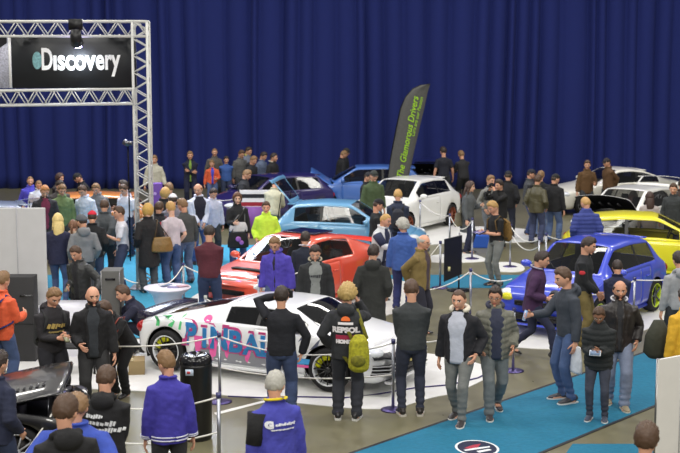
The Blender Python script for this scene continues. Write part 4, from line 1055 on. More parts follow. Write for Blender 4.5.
for a_, b_, s_, l_ in ((p4, p15, .22, 'rope along the front half of the graffiti coupe'), (p4, PY(60, 340, p4.y + .4), .12, 'rope across the rear wheel of the graffiti coupe'), (p15, p14, .16, 'rope behind the walking men from coupe to right post'),
                       (p4 - V((0, 0, .45)), p15 - V((0, 0, .45)), .10, 'lower rope before the graffiti coupe'), (p3, PY(232, 306, p3.y), .05, 'short rope right of the post behind the coupe tail'), (p2, PY(160, 285, p2.y - 1), .1, 'rope hanging down to the white round table'),
                       (p2, p5, .14, 'rope behind the maroon sweater man'), (p5, PY(300, 272, p5.y), .05, 'rope from post towards the violet jacket man'), 
                       (p1, PY(138, 283, p1.y), .03, 'rope leading right from post beside the grey cabinet'), (p6, PY(212, 199, p6.y), .06, 'rope leading left near the curtain'), (p6, PY(252, 196, p6.y), .04, 'rope leading right near the curtain'),
                       (p8, PY(427, 290, p8.y), .07, 'rope left of the post behind the walking men'), (p8, PY(512, 279, p8.y), .10, 'rope leading to the front of the blue hatchback'), (p9, p10, .28, 'rope between the two posts beside the white hatchback'),
                       (p11, p12, .18, 'upper rope by the men in jeans'), (p11 - V((0, 0, .15)), p12 - V((0, 0, .15)), .22, 'lower rope by the men in jeans'), (p12b, PY(566, 240, p12b.y), .03, 'rope running from twin posts to the blue roof'),
                       (p13, PY(690, 277, p13.y), .03, 'rope running right past the lime ringed rear wheel'), (p13, PY(584, 293, G(599, 338).y), .12, 'rope across the side of the blue hatchback'),
                       (p4b, p17, .16, 'upper rope in front of the black hoodie boy'), (p4b - V((0, 0, .42)), p17 - V((0, 0, .45)), .14, 'lower rope at the bottom left'), (p17, PY(20, 460, p17.y - .4), .02, 'rope end beside the black car nose'),
                       (p10, p16, .12, 'rope along the side of the white hatchback'), (p7, PY(400, 291, p7.y), .02, 'rope leading left from post by the display board')):
    rope(a_, b_, s_, l_)
# black bin
p = G(197, 438); b_ = thing('waste_bin', 'tall black round waste bin with domed lid in front of the coupe', 'bin', tuple(p))
s_ = p.y / FPX; rr = 16.5 * s_; hh_ = PY(197, 361, p.y).z
MB().lathe([(rr * .90, 0), (rr * .94, .02), (rr, hh_ * .94), (rr, hh_)], 36).build('bin_body', mat((16, 16, 18), 'gloss', .3), b_)
MB()._lathe([(rr * 1.02, hh_ - .02), (rr * 1.02, hh_ + .03), (rr * .9, hh_ + .08), (rr * .55, hh_ + .105), (rr * .5, hh_ + .08), (.001, hh_ + .07)], 36, V((0, 0, 0))).build('bin_lid', mat((22, 22, 26), 'gloss', .15), b_)
q = MB().box((-.06, -rr * 1.0, hh_ - .10), (.10, .01, .08)); q.build('sticker', mat((190, 205, 225), 'plain'), b_)
MB().box((-.07, -rr * 1.0 - .008, hh_ - .10), (.04, .006, .03)).build('sticker_mark', mat((190, 60, 60), 'plain'), b_)
# white round cocktail table
p = G(168, 322); t_ = thing('bar_table', 'white cloth covered round bar table with leaflets on it', 'table', tuple(p), 0)
s_ = p.y / FPX; rt_ = 24 * s_; ht = PY(168, 287, p.y).z
MB().lathe([(rt_ * .62, 0), (rt_ * .50, ht * .18), (rt_ * .50, ht * .5), (rt_ * .66, ht * .8), (rt_ * .97, ht - .03), (rt_, ht - .015), (rt_ * .99, ht)], 36).build('table_cover', mat((226, 222, 236), 'plain', .7), t_)
for k, (dx, dy, c, l_) in enumerate(((.12, -.05, (150, 145, 190), 'violet leaflet on the round white table'), (.28, .02, (200, 160, 175), 'pink leaflet on the round white table'), (-.05, .08, (130, 150, 185), 'blue leaflet on the round white table'))):
    o = MB().box((0, 0, .006), (.21, .15, .008)).build('leaflet', mat(c, 'plain'), loc=(p.x + dx, p.y + dy, ht + .001 + .0), rot=(0, 0, .4 * k)); tag(o, l_, 'leaflet', 'leaflets on the round table'); o.location.z = ht + .001 + .011 * k
p = G(66, 352); t_ = thing('draped_table', 'white draped table behind the man in dark hoodie', 'table', tuple(p)); ht = PY(66, 304, p.y).z
mt = MB(); n = 40; ring0 = []; 
for z, f in ((0, 1.0), (ht * .5, .97), (ht, .95)):
    for k in range(n):
        t = 2 * math.pi * k / n; x_ = .42 * max(-1, min(1, 1.35 * math.cos(t))); y_ = .36 * max(-1, min(1, 1.35 * math.sin(t))); wv = 1 + .04 * math.sin(k * 2.4) * (1 - z / ht); ring0.append((x_ * f * wv, y_ * f * wv, z))
mt.add(ring0, [(j * n + k, j * n + (k + 1) % n, (j + 1) * n + (k + 1) % n, (j + 1) * n + k) for j in range(2) for k in range(n)] + [tuple(range(2 * n, 3 * n))]); mt.build('table_cover', mat((214, 214, 222), 'plain'), t_)
def boxthing(name, label, cat, px, py, pyt, w, d, col, rz=0, m_='plain', parts=()):
    p = G(px, py); h = PY(px, pyt, p.y).z; o = MB().box((0, 0, h / 2), (w, d, h)).build(name, mat(col, m_), None, False, tuple(p), (0, 0, R(rz)), .012); tag(o, label, cat); return o, h
o, h = boxthing('partition', 'white partition wall panel at the left edge of the hall', 'partition', 22, 364, 214, 1.0, .05, (196, 196, 198))
o.scale.x = 1; o.location = G(20, 352); o.location.x = PY(19.5, 300, o.location.y).x
s_ = o.location.y / FPX; o.scale.x = 58 * s_ / 1.0
o2 = MB().box((0, -.032, h / 2), (.012, .012, h)).build('panel_seam', mat((160, 160, 165), 'plain'), o)
p = G(22, 362); cab = thing('display_cabinet', 'dark grey cabinet standing before the white partition at left', 'cabinet', tuple(p)); hc = PY(22, 277, p.y).z
s_ = p.y / FPX
MB().box((0, .15, hc / 2), (28 * s_, .30, hc)).build('cabinet_body', mat((46, 46, 48), 'plain'), cab, bevel=.01)
MB().box((.1, -.006, hc * .78), (.20, .01, .03)).build('cabinet_handle', mat((90, 90, 92), 'metal'), cab)
MB().box((0, -.004, hc * .45), (26 * s_, .01, .012)).build('cabinet_groove', mat((16, 16, 16), 'plain'), cab)
p = G(112, 352); cab = thing('equipment_case', 'grey upright equipment case under the hand of the dark jacket man', 'case', tuple(p)); hc = PY(112, 271, p.y).z
MB().box((0, .2, hc / 2), (.32, .4, hc)).build('case_body', mat((92, 92, 90), 'plain'), cab, bevel=.015)
MB().box((0, -.008, hc * .9), (.16, .02, .03)).build('case_handle', mat((50, 50, 52), 'metal'), cab)
for sx in (-.15, .15): MB().box((sx, -.002, hc / 2), (.015, .012, hc)).build('case_edge', mat((110, 110, 112), 'metal'), cab)
p = G(131, 376); bx = thing('cardboard_box', 'brown cardboard box on the floor left of the coupe rear wheel', 'box', tuple(p), R(8))
MB().box((0, .2, .115), (.42, .36, .22)).build('box_body', mat((150, 130, 92), 'plain'), bx, bevel=.004)
MB().box((-.10, .018, .12), (.13, .008, .12)).build('box_label', mat((222, 222, 220), 'plain'), bx)
MB().box((.02, .2, .232), (.06, .36, .006)).build('packing_tape', mat((178, 160, 120), 'gloss'), bx)
# small dark table behind M2
p = G(70, 376); st_ = thing('side_table', 'low black side table partly hidden behind the bald man in black', 'table', tuple(p))
MB().box((.1, .3, .42), (.6, .5, .03)).build('table_top', mat((26, 26, 28), 'plain'), st_)
for sx in (-.16, .36):
    for sy in (.09, .5): MB().box((sx, sy, .205), (.03, .03, .40)).build('leg', mat((26, 26, 28), 'plain'), st_)
# display board on a stand
p = G(459, 291); ds = thing('display_board', 'black tilted display board on a thin stand in the aisle', 'display', tuple(p)); s_ = p.y / FPX
def zz(py): return PY(459, py, p.y).z
x0, x1 = -16 * s_, 2.5 * s_
MB().add([(x0, -.03 - .1, zz(281)), (x1, -.03, zz(274)), (x1, -.03, zz(235)), (x0, -.13, zz(238.5)), (x0, .03 - .1, zz(281)), (x1, .03, zz(274)), (x1, .03, zz(235)), (x0, -.07, zz(238.5))],
         [(0, 1, 2, 3), (7, 6, 5, 4), (0, 4, 5, 1), (1, 5, 6, 2), (2, 6, 7, 3), (3, 7, 4, 0)]).build('board', mat((24, 26, 28), 'gloss', .3), ds, False, bevel=.008)
MB().tube([(0, .06, .03), (0, .06, zz(233))], .018, 10).build('stand_pole', mat((150, 148, 150), 'metal'), ds)
MB().lathe([(.25, 0), (.25, .015), (.05, .035)], 24, (0, .06, 0)).build('stand_base', mat((40, 40, 44), 'metal'), ds)
MB().box((-.22, -.115, zz(268)), (.05, .012, .09)).build('sticker', mat((215, 210, 150), 'plain'), ds)
# feather flag
Yf = G(385, 214).y; F0 = PY(391, 222, Yf); fl = thing('feather_flag', 'dark grey feather flag with lime green lettering leaning over the cars', 'flag', (F0.x, Yf, 0))
def fp(px, py, dy=0): q = PY(px, py, Yf); return (q.x - F0.x, dy, q.z)
left = [(381, 212), (388, 178), (392, 152), (397, 126), (401, 108), (406, 97), (413, 89), (421, 85.2), (430, 84)]
right = [(404, 212), (408.5, 178), (414, 152), (420, 126), (423.5, 112), (426, 101), (427.6, 93), (429, 88), (430.3, 84.2)]
vs = []; n = len(left)
for dy in (-.006, .006):
    for k in range(n):
        for q in range(5): t = q / 4; vs.append(fp(left[k][0] * (1 - t) + right[k][0] * t, left[k][1] * (1 - t) + right[k][1] * t, dy + .03 * math.sin(t * 5 + k * .5)))
def I(d, k, q): return d * n * 5 + k * 5 + q
fs = [(I(0, k, q), I(0, k, q + 1), I(0, k + 1, q + 1), I(0, k + 1, q)) for k in range(n - 1) for q in range(4)] + [(I(1, k, q), I(1, k + 1, q), I(1, k + 1, q + 1), I(1, k, q + 1)) for k in range(n - 1) for q in range(4)]
for k in range(n - 1): fs += [(I(0, k, 0), I(0, k + 1, 0), I(1, k + 1, 0), I(1, k, 0)), (I(0, k, 4), I(1, k, 4), I(1, k + 1, 4), I(0, k + 1, 4))]
MB().add(vs, fs).build('flag_cloth', mat((84, 84, 82), 'fabric', .8), fl)
MB().tube([(fp(376, 238)[0], .03, .05)] + [fp(x_ - .3, y_, .03) for x_, y_ in left], .016, 8).build('flag_pole', mat((40, 40, 44), 'metal'), fl)
MB().lathe([(.25, 0), (.25, .02), (.04, .05)], 20, (fp(376, 238)[0], .03, 0)).build('flag_base', mat((30, 30, 32), 'metal'), fl)
def flag_text(txt, a_, b_, size, name):
    me = text_mesh(txt, 1.0, .25, .003, .012 if size > .25 else .006, 'LEFT'); co = getco(me).copy(); P0, P1 = V(fp(*a_, -.055)), V(fp(*b_, -.055)); d = (P1 - P0); L_ = d.length; d.normalize(); up_ = V((d.z, 0, -d.x)) * -1
    x0, x1 = co[:, 0].min(), co[:, 0].max(); yc = (co[:, 1].min() + co[:, 1].max()) / 2
    out = np.array([tuple(P0 + d * ((x - x0) * L_ / (x1 - x0)) + up_ * ((y - yc) * size) - V((0, q, 0))) for x, y, q in co]); setco(me, out)
    link(name, me, mat((158, 208, 42), 'plain'), fl)
flag_text('The Glamorous Drivers', (399.5, 177), (415.5, 96), .27, 'lettering')
flag_text('Cars are our Passion', (412.5, 136), (421.5, 97), .14, 'small_lettering')
# white panel bottom right
pa = G(660, 490); Yp = pa.y; pn = thing('partition', 'white partition panel at the bottom right corner', 'partition', (PY(657, 400, Yp).x, Yp, 0)); zt_ = PY(660, 360, Yp).z
MB().add([(0, 0, 0), (2.0, .9, 0), (2.0, .9, zt_ + .12), (0, 0, zt_), (0, .04, 0), (2.0, .94, 0), (2.0, .94, zt_ + .12), (0, .04, zt_)], [(0, 1, 2, 3), (7, 6, 5, 4), (0, 4, 5, 1), (1, 5, 6, 2), (2, 6, 7, 3), (3, 7, 4, 0)]).build('panel', mat((214, 212, 208), 'plain'), pn, False)
MB().tube([(0, .02, 0), (0, .02, zt_ + .01)], .018, 8).build('panel_frame', mat((140, 140, 140), 'metal'), pn)
MB().box((.30, .13, zt_ / 2), (.012, .012, zt_ * .98)).build('panel_seam', mat((170, 170, 172), 'plain'), pn)
# carpet emblem
p = G(477, 448.5); em = thing('floor_emblem', 'oval white and red emblem printed on the diagonal blue carpet', 'emblem', (p.x, p.y, .0072), R(12))
def disc(rx_, ry_, z0, z1, c, nm_): flat([(rx_ * math.cos(t), ry_ * math.sin(t)) for t in np.linspace(0, 2 * math.pi, 32)[:-1]], z0, z1).build(nm_, mat(c, 'plain'), em, False)
disc(.27, .33, 0, .002, (222, 226, 228), 'outer_ring'); disc(.24, .295, .002, .003, (28, 36, 62), 'inner_disc')
flat([(-.16, .02), (-.02, .12), (.10, .15), (.02, .02), (-.08, -.05)], .003, .004).build('red_mark', mat((170, 50, 70), 'plain'), em, False)
flat([(-.18, -.10), (.16, -.02), (.18, .03), (-.02, .0), (-.19, -.05)], .003, .0042).build('white_mark', mat((225, 228, 230), 'plain'), em, False)
flat([(-.04, -.2), (.15, -.13), (.13, -.08), (-.05, -.13)], .003, .0042).build('white_mark', mat((225, 228, 230), 'plain'), em, False)
# violet plinth banner right of truss, seen behind it
p = G(157, 250); pl = thing('plinth', 'violet printed plinth right of the truss post', 'plinth', (p.x, p.y, 0)); zp = PY(157, 183, p.y).z
MB().box((0, 0, zp / 2), (.30, .30, zp)).build('plinth_body', mat((104, 66, 150), 'plain'), pl, bevel=.01)
MB().ell((0, -.15, zp * .85), (.04, .008, .04)).build('plinth_mark', mat((190, 160, 220), 'plain'), pl)
# lamp stand left of the truss
p = G(130.5, 263); ls = thing('light_stand', 'tall black pole with a small lamp on top left of the truss post', 'light stand', (p.x, p.y, 0)); z0 = PY(130, 145, p.y).z
MB().tube([(0, 0, .05), (0, 0, z0)], .018, 8).build('stand_pole', mat((26, 26, 30), 'metal'), ls)
for t in (0, 2.1, 4.2): MB().tube([(0, 0, .5), (.45 * math.cos(t), .45 * math.sin(t), .02)], .014, 6).build('leg', mat((26, 26, 30), 'metal'), ls)
MB().tube([(-.09, -.05, z0 + .09), (.03, .0, z0)], [.07, .06], 10).box((.05, 0, z0 + .04), (.1, .08, .1)).build('lamp_head', mat((120, 120, 126), 'metal'), ls)
# striped board behind the neon jacket
p = G(256, 238); sb = thing('striped_board', 'red white and black striped board behind the neon jacket visitor', 'display', (p.x, p.y, 0)); za, zb_ = PY(256, 214, p.y).z, PY(256, 190, p.y).z
n = 6; cs = [(150, 24, 40), (226, 222, 224), (150, 24, 40), (226, 222, 224), (22, 22, 30), (226, 222, 224)]
for k in range(n):
    z0 = za + (zb_ - za) * k / n; z1 = za + (zb_ - za) * (k + 1) / n; MB().box((0, 0, (z0 + z1) / 2), (.85, .05, z1 - z0 - .002)).build('stripe_panel', mat(cs[k], 'plain'), sb, False)
MB().box((0, .06, za / 2 + .1), (.7, .3, za + .2)).build('stand', mat((110, 60, 130), 'plain'), sb)
# blue folded floor box near woman
p = G(480, 247); o = MB().box((0, 0, .16), (.42, .40, .32)).build('blue_crate', mat((40, 90, 190), 'plain'), None, False, tuple(p), bevel=.02); tag(o, 'bright blue crate on the floor behind the kneeling photographer', 'crate')
# floor cable
cb = MB().tube([tuple(G(x_, y_) + V((0, 0, .02))) for x_, y_ in ((228, 397.5), (262, 399), (300, 398), (345, 399), (380, 395), (415, 389), (450, 386), (478, 379), (490, 373), (484, 368))], .010, 6).build('cable', mat((60, 50, 110), 'plain')); tag(cb, 'thin dark cable lying on the white platform before the coupe', 'cable')
# ================================================================ visitors (head-top pixel, facing, pose, clothes)
NV, BK, DG, JN, GJ, DJ = (28, 32, 58), (22, 22, 25), (52, 54, 58), (70, 88, 128), (110, 114, 118), (42, 52, 78)
BR, DB, BD, GY, LB = (78, 56, 40), (48, 36, 30), (190, 150, 90), (170, 168, 160), (128, 98, 66)
SPECS = []
def Pn(*a, **k): SPECS.append((a, k))
# ---- foreground
Pn(-7, 352, 150, 'pockets', 'jacket', (32, 38, 62), DJ, 'short', DB, 'man in dark navy jacket cut off by the left edge of the photo')
Pn(78, 396, 180, 'hips', 'jacket', (52, 76, 168), BK, 'short', LB, 'broad man in royal blue jacket behind the boy in black hoodie', girth=1.3, fy=573)
Pn(71, 397, 205, 'stand_r', 'sweater', (24, 24, 27), DG, 'short', BR, 'boy with short brown hair and black hoodie with white emblem at bottom left', fy=612, hood=True, pid='F3')
Pn(104, 368, 176, 'front', 'sweater', (26, 26, 29), BK, 'short', BR, 'young man in black hoodie with white lettering on the back, lower left', hood=True, pid='F4')
Pn(168, 352, 192, 'stand_l', 'jacket', (62, 56, 158), DG, 'short', LB, 'young man in violet blue jacket with white hem stripes left of the bin', pid='F5', girth=.9)
Pn(276, 373, 207, 'stand_r', 'jacket', (66, 68, 166), BK, 'short', GY, 'grey haired man in blue and black jacket with yellow collar', pid='F6', hoodcol=(222, 200, 40))
Pn(646, 427, 160, 'stand', 'jacket', (60, 58, 50), DG, 'thick', BR, 'brown haired person whose head alone shows at the bottom right', h=1.75)
Pn(681, 252, 190, 'stand', 'sweater', (150, 152, 156), DG, 'short', DB, 'man in light grey hoodie at the right edge of the photo', hood=True)
Pn(689, 288, 200, 'stand', 'jacket', (206, 160, 40), (44, 54, 100), 'short', DB, 'person with mustard yellow sleeve cut off by the right edge')
Pn(50, 287, 38, 'phone', 'sweater', (40, 38, 42), (34, 34, 40), 'short', LB, 'man in dark hoodie with gold lettering looking at his phone', hood=True, pid='M1')
Pn(92, 285, 12, 'easy', 'jacket', (24, 24, 27), (48, 48, 50), 'bald', (60, 50, 44), 'bald bearded man in black jacket and grey jeans facing the camera', opened=.7, shirt=(48, 52, 58), pid='M2', beard=(50, 40, 34))
Pn(121, 299, -35, 'lean', 'jacket', BK, BK, 'thick', BR, 'dark haired person in black bending behind the bald man', opened=.6, shirt=(150, 140, 120), pid='M3', fy=396)
Pn(133, 298, -75, 'crouch', 'jacket', (28, 30, 52), (26, 28, 46), 'short', BR, 'man in navy jacket crouching behind the tail of the graffiti coupe', loc=tuple(G(138, 352)))
Pn(81, 245, -25, 'arm_rest', 'jacket', (44, 46, 46), (28, 28, 32), 'short', BR, 'man in dark leather jacket looking at phone, hand on grey case', mk='leather', opened=.5, shirt=(36, 36, 40), pid='M5', h=1.76)
Pn(-1, 272, 150, 'hold_r', 'jacket', (226, 96, 58), JN, 'short', LB, 'person in orange jacket with blue rucksack at the left edge', pid='T1')
# ---- centre foreground
Pn(281, 287, 178, 'photo_l', 'sweater', (22, 24, 32), (56, 70, 104), 'short', DB, 'man in black jumper taking a photo over the graffiti coupe', pid='C13', h=1.80)
Pn(347, 284, 172, 'photo_r', 'jacket', (42, 44, 48), (44, 46, 54), 'curly', (178, 150, 92), 'curly blond visitor in dark jacket with red and white back print', pid='C14', fy=419, sole=(200, 200, 195), hood=True)
Pn(411, 281, 183, 'front', 'sweater', (52, 56, 58), (46, 50, 66), 'short', BR, 'man in charcoal jumper seen from behind at the coupe bonnet', pid='C15', fy=415, tk='slim', shoes=(40, 36, 34), sole=(190, 185, 175))
Pn(459, 288, -22, 'walk_c', 'jacket', (30, 30, 36), (112, 114, 112), 'crop', BR, 'walking man in open black parka with white fleece and white shirt', pid='C16', fy=421, opened=1.0, shirt=(186, 190, 204), hoodcol=(214, 208, 190), tk='slim', shoes=(54, 50, 52), sole=(220, 218, 212))
Pn(493, 285, 4, 'walk_b', 'puffer', (112, 112, 102), (104, 110, 112), 'short', DB, 'walking man in grey puffer jacket over navy hoodie with sunglasses', pid='C17', fy=414, opened=.75, shirt=(52, 56, 76), glasses=True, hoodcol=(52, 54, 72), shoes=(50, 46, 48), sole=(210, 210, 205), skin='e')
Pn(532, 251, 78, 'stride', 'jacket', (62, 34, 70), (38, 42, 66), 'short', DB, 'woman in purple jacket striding right in front of the blue hatchback', pid='C18', fy=357, tk='slim', shoes=(34, 34, 38), hoodcol=(150, 150, 168))
Pn(567, 267, -72, 'reach1', 'sweater', (56, 62, 72), (72, 92, 132), 'short', BR, 'young man in dark grey hoodie pointing at the blue hatchback', pid='C19', fy=401, tk='slim', hood=True, shoes=(60, 60, 66), sole=(215, 215, 212))
Pn(597, 306, -18, 'phone', 'puffer', (30, 34, 36), (58, 62, 76), 'short', BR, 'boy in dark padded jacket looking at a phone on the carpet', pid='C20', fy=420, tk='slim', shoes=(70, 76, 92), sole=(225, 225, 222), skin='d')
Pn(616, 279, -6, 'walk_c', 'jacket', (40, 36, 36), (124, 134, 158), 'balding', (58, 44, 38), 'bald bearded man in brown leather jacket and light jeans', pid='C21', fy=406, mk='leather', shirt=(46, 46, 50), opened=.35, beard=(46, 34, 30), hoodcol=(196, 196, 204), skin='e', shoes=(140, 130, 108), sole=(200, 195, 180))
Pn(584, 237, 68, 'front', 'sweater', (32, 34, 38), (112, 98, 58), 'short', DB, 'man in black top with red sleeve patch and khaki trousers', pid='C22', h=1.80)
Pn(618, 261, 175, 'front', 'jacket', NV, NV, 'short', DB, 'dark haired boy in navy beside the blue hatchback door', h=1.55)
# ---- middle
Pn(210, 226, 178, 'front', 'sweater', (84, 34, 46), (48, 62, 96), 'short', DB, 'man in maroon jumper seen from behind at the orange red coupe', pid='L39', fy=327)
Pn(277, 236, -14, 'look_down', 'jacket', (78, 66, 172), (70, 84, 120), 'short', LB, 'man with glasses in violet blue jacket before the orange red coupe', glasses=True, hoodcol=(60, 52, 140), opened=.3, shirt=(40, 36, 50))
Pn(305, 232, 170, 'stand', 'sweater', (30, 36, 52), DJ, 'short', DB, 'man with white collar and navy jumper at the red coupe flank', fy=322, hoodcol=(200, 196, 210))
Pn(315, 244, 2, 'look_down', 'jacket', (40, 42, 44), (70, 70, 76), 'short', DB, 'man in open dark jacket over grey printed shirt looking down', opened=.9, shirt=(134, 138, 136), hoodcol=(168, 160, 138), pid='C3')
Pn(373, 245, 172, 'pockets', 'coat', (38, 40, 38), (104, 104, 110), 'short', DB, 'man in long black parka seen from behind beyond the coupe', hood=True)
Pn(420, 234, 62, 'behind', 'jacket', (122, 104, 60), (38, 38, 50), 'balding', GY, 'older bald man in olive tan jacket with patterned shirt', glasses=True, opened=.7, shirt=(74, 60, 66))
Pn(403, 219, 165, 'stand_l', 'jacket', (58, 90, 160), (42, 48, 96), 'curly', GY, 'grey curly haired person in denim blue shirt left of the tan jacket man')
Pn(378, 213, 58, 'reach', 'jacket', (206, 208, 212), (50, 52, 70), 'crop', BD, 'blond man in white and navy jacket reaching forward', opened=.8, shirt=(40, 46, 74), pid='C7')
Pn(375, 199, 95, 'front', 'tee', (24, 26, 30), DJ, 'cap', (20, 22, 30), 'man in black t-shirt and dark cap behind the blond man')
Pn(366, 172, 60, 'front', 'jacket', (28, 30, 34), NV, 'cap', (34, 34, 40), 'man in black jacket with white stripe beside the white hatchback bonnet')
Pn(373, 170, 20, 'stand', 'jacket', (70, 86, 56), DG, 'cap', (50, 54, 52), 'person in green jacket and cap before the white hatchback windscreen', h=1.74)
Pn(398, 190, 178, 'front', 'jacket', (40, 48, 70), (44, 48, 70), 'short', BD, 'blond man with black rucksack facing the white hatchback', pid='C11')
Pn(344, 148, 70, 'front', 'jacket', (28, 30, 34), DG, 'cap', (40, 40, 44), 'nearer person in black leaning at the raised blue bonnet', h=1.78)
Pn(340, 151, 110, 'look_down', 'jacket', (26, 27, 32), BK, 'short', LB, 'light haired person in black half hidden at the raised blue bonnet', h=1.72)
# ---- right back
Pn(444, 147, 184, 'relaxed', 'tee', (30, 32, 44), DG, 'short', DB, 'man in dark navy t-shirt seen from behind near the curtain')
Pn(464, 151, 205, 'reach', 'sweater', (34, 34, 38), BK, 'short', LB, 'man in black jumper reaching to the left near the curtain')
Pn(468, 181, 60, 'hold', 'coat', (86, 90, 94), (36, 40, 64), 'long', (74, 54, 46), 'woman with long brown hair and grey cardigan holding a camera', pid='R3', skin='c', tk='slim')
Pn(489, 175, 35, 'pockets', 'sweater', (128, 128, 124), GJ, 'short', LB, 'man in light grey jumper looking down beside the woman', h=1.8)
Pn(501, 180, -55, 'photo', 'jacket', BK, BK, 'thick', DB, 'dark haired visitor in black holding up a camera', pid='R5', h=1.72)
Pn(508, 171, 165, 'pockets', 'jacket', (26, 27, 31), (40, 44, 60), 'cap', (24, 26, 36), 'man in black jacket and black cap seen from behind', h=1.8)
Pn(496, 201, -60, 'phone', 'tee', (26, 27, 30), (116, 120, 118), 'short', (176, 140, 84), 'blond photographer in black t-shirt and grey trousers holding a tablet', pid='R7', fy=286, tk='slim')
Pn(529, 169, 80, 'crossed', 'jacket', (66, 68, 72), (60, 76, 120), 'cap', (28, 30, 44), 'man in grey jacket with dark sleeves and cap in the right group')
Pn(537, 175, 150, 'pockets', 'jacket', (78, 74, 52), (64, 72, 104), 'short', BR, 'man in olive leather jacket and jeans in the right group', mk='leather')
Pn(541, 171, 178, 'relaxed_r', 'sweater', (28, 29, 33), (110, 130, 172), 'short', LB, 'man in black top and pale blue jeans in the right group', fy=None, tk='loose')
Pn(554, 174, 150, 'stand_r', 'jacket', (28, 29, 33), (86, 106, 146), 'cap', (30, 30, 34), 'man in black jacket and black cap with blue jeans at right of group')
Pn(587, 160, 10, 'easy_r', 'jacket', (94, 68, 40), DG, 'short', BR, 'man in brown coat left of two brown coats by the curtain')
Pn(609, 158, -70, 'behind', 'jacket', (92, 66, 42), DG, 'cap', (46, 40, 44), 'man in brown coat and dark cap facing left by the curtain')
Pn(587, 197, 180, 'pockets_l', 'puffer', (54, 66, 134), DJ, 'crop', BD, 'bald man in blue quilted puffer jacket seen from behind', girth=1.06)
Pn(650, 192, 165, 'easy', 'sweater', (168, 158, 156), (88, 100, 140), 'long', (64, 44, 38), 'dark haired woman in pale jumper between white and yellow cars', skin='c', h=1.66, tk='slim')
Pn(675, 183, -40, 'relaxed', 'jacket', (56, 60, 62), DG, 'short', BR, 'man in dark grey jacket near the right edge looking down')
Pn(682, 179, 160, 'pockets', 'jacket', (64, 50, 46), DG, 'short', DB, 'man in brown cut off by the right edge beyond the yellow car')
# ---- back row before the curtain, left of centre
Pn(190, 151, 8, 'crossed', 'jacket', (28, 32, 54), NV, 'short', LB, 'man in navy jacket standing alone against the curtain', opened=.4, shirt=(120, 150, 60))
Pn(214, 148, 25, 'relaxed_r', 'jacket', (92, 88, 84), DG, 'crop', LB, 'man in grey brown jacket behind the child in orange')
Pn(212, 160, 10, 'easy_r', 'sweater', (216, 96, 60), JN, 'short', LB, 'child in orange and blue waistcoat near the curtain', h=1.50, opened=.6, shirt=(60, 70, 190))
Pn(226, 156, 12, 'behind', 'sweater', (58, 92, 160), DJ, 'short', DB, 'boy in light blue jumper near the curtain', h=1.56)
Pn(239, 150, 40, 'look_down', 'jacket', (92, 92, 92), DG, 'short', BR, 'first visitor in grey of the row looking at the violet car', h=1.78)
Pn(247, 147, 35, 'pockets_l', 'jacket', (110, 116, 134), DG, 'short', DB, 'visitor with yellow collar in the row near the curtain', hoodcol=(220, 220, 60))
Pn(250, 156, 55, 'look_down', 'sweater', (34, 35, 40), BK, 'short', LB, 'light haired visitor in black hoodie in the row near the curtain', hood=True)
Pn(260, 152, 60, 'look_down', 'jacket', (92, 104, 130), DG, 'short', DB, 'visitor in denim grey jacket in the row near the curtain')
Pn(272, 153, 60, 'easy', 'jacket', (30, 30, 34), DG, 'short', DB, 'last visitor of the row, in black with white collar', hoodcol=(206, 204, 190))
Pn(242, 170, 80, 'look_down', 'jacket', (40, 42, 48), BK, 'short', LB, 'man in dark jacket facing right behind the woman with bags', h=1.82)
Pn(273, 180, 165, 'lean_soft', 'jacket', (188, 184, 158), GJ, 'short', BR, 'visitor in beige jacket bending under the raised blue tailgate', h=1.76)
Pn(266, 201, 4, 'pockets', 'jacket', (196, 232, 70), DJ, 'short', BR, 'boy in neon yellow green jacket before the cars', h=1.70, hood=False)
Pn(237, 192, 10, 'hold_r', 'coat', (30, 30, 34), (52, 70, 110), 'bob', (96, 62, 40), 'woman in black coat with white handbag and dark tote', pid='L26', skin='c')
Pn(198, 183, 22, 'front_r', 'jacket', (206, 212, 232), (66, 88, 140), 'balding', (150, 110, 76), 'man in white jacket and black polo holding a bottle', opened=1.15, shirt=(32, 32, 46), pid='L24', h=1.84)
Pn(211, 188, 30, 'look_down', 'jacket', (200, 202, 222), DG, 'short', DB, 'dark haired person in white jacket beside the man with bottle', h=1.74)
# ---- left crowd
Pn(185, 199, 218, 'relaxed', 'sweater', (66, 68, 68), (88, 100, 128), 'short', LB, 'man in charcoal jumper and jeans left of the maroon jumper man', h=1.82)
Pn(172, 202, 215, 'pockets', 'tee', (198, 188, 196), JN, 'short', BD, 'blond person in pale shirt left of the charcoal jumper man', skin='c')
Pn(173, 194, 190, 'crossed', 'jacket', (120, 116, 128), DG, 'cap', (228, 224, 228), 'person in white cap in the left crowd')
Pn(159, 202, 200, 'stand_r', 'jacket', (38, 38, 44), (60, 80, 120), 'short', BR, 'man with glasses and red rucksack in black jacket', pid='L12', glasses=True)
Pn(148, 204, 205, 'pockets_r', 'coat', (32, 30, 32), (70, 74, 78), 'bob', (200, 160, 84), 'blonde woman in black coat with brown shoulder bag', pid='L11', skin='c')
Pn(163, 188, 160, 'relaxed_r', 'jacket', (34, 32, 36), DG, 'bob', (196, 156, 92), 'blonde woman in black behind the truss post', skin='c')
Pn(169, 183, 170, 'stand_l', 'jacket', (40, 38, 40), DG, 'short', LB, 'light brown haired man in dark jacket next to the blonde woman', h=1.8)
Pn(122, 206, -78, 'hold', 'tee', (216, 216, 226), (58, 66, 92), 'short', BR, 'man in white t-shirt holding a green can', pid='L18', h=1.80)
Pn(127, 184, -30, 'look_down', 'tee', (216, 218, 232), DJ, 'short', BR, 'person in white shirt behind the man with the can')
Pn(126, 180, -60, 'easy_r', 'jacket', (190, 192, 206), DG, 'short', DB, 'dark haired person farther behind at the light stand')
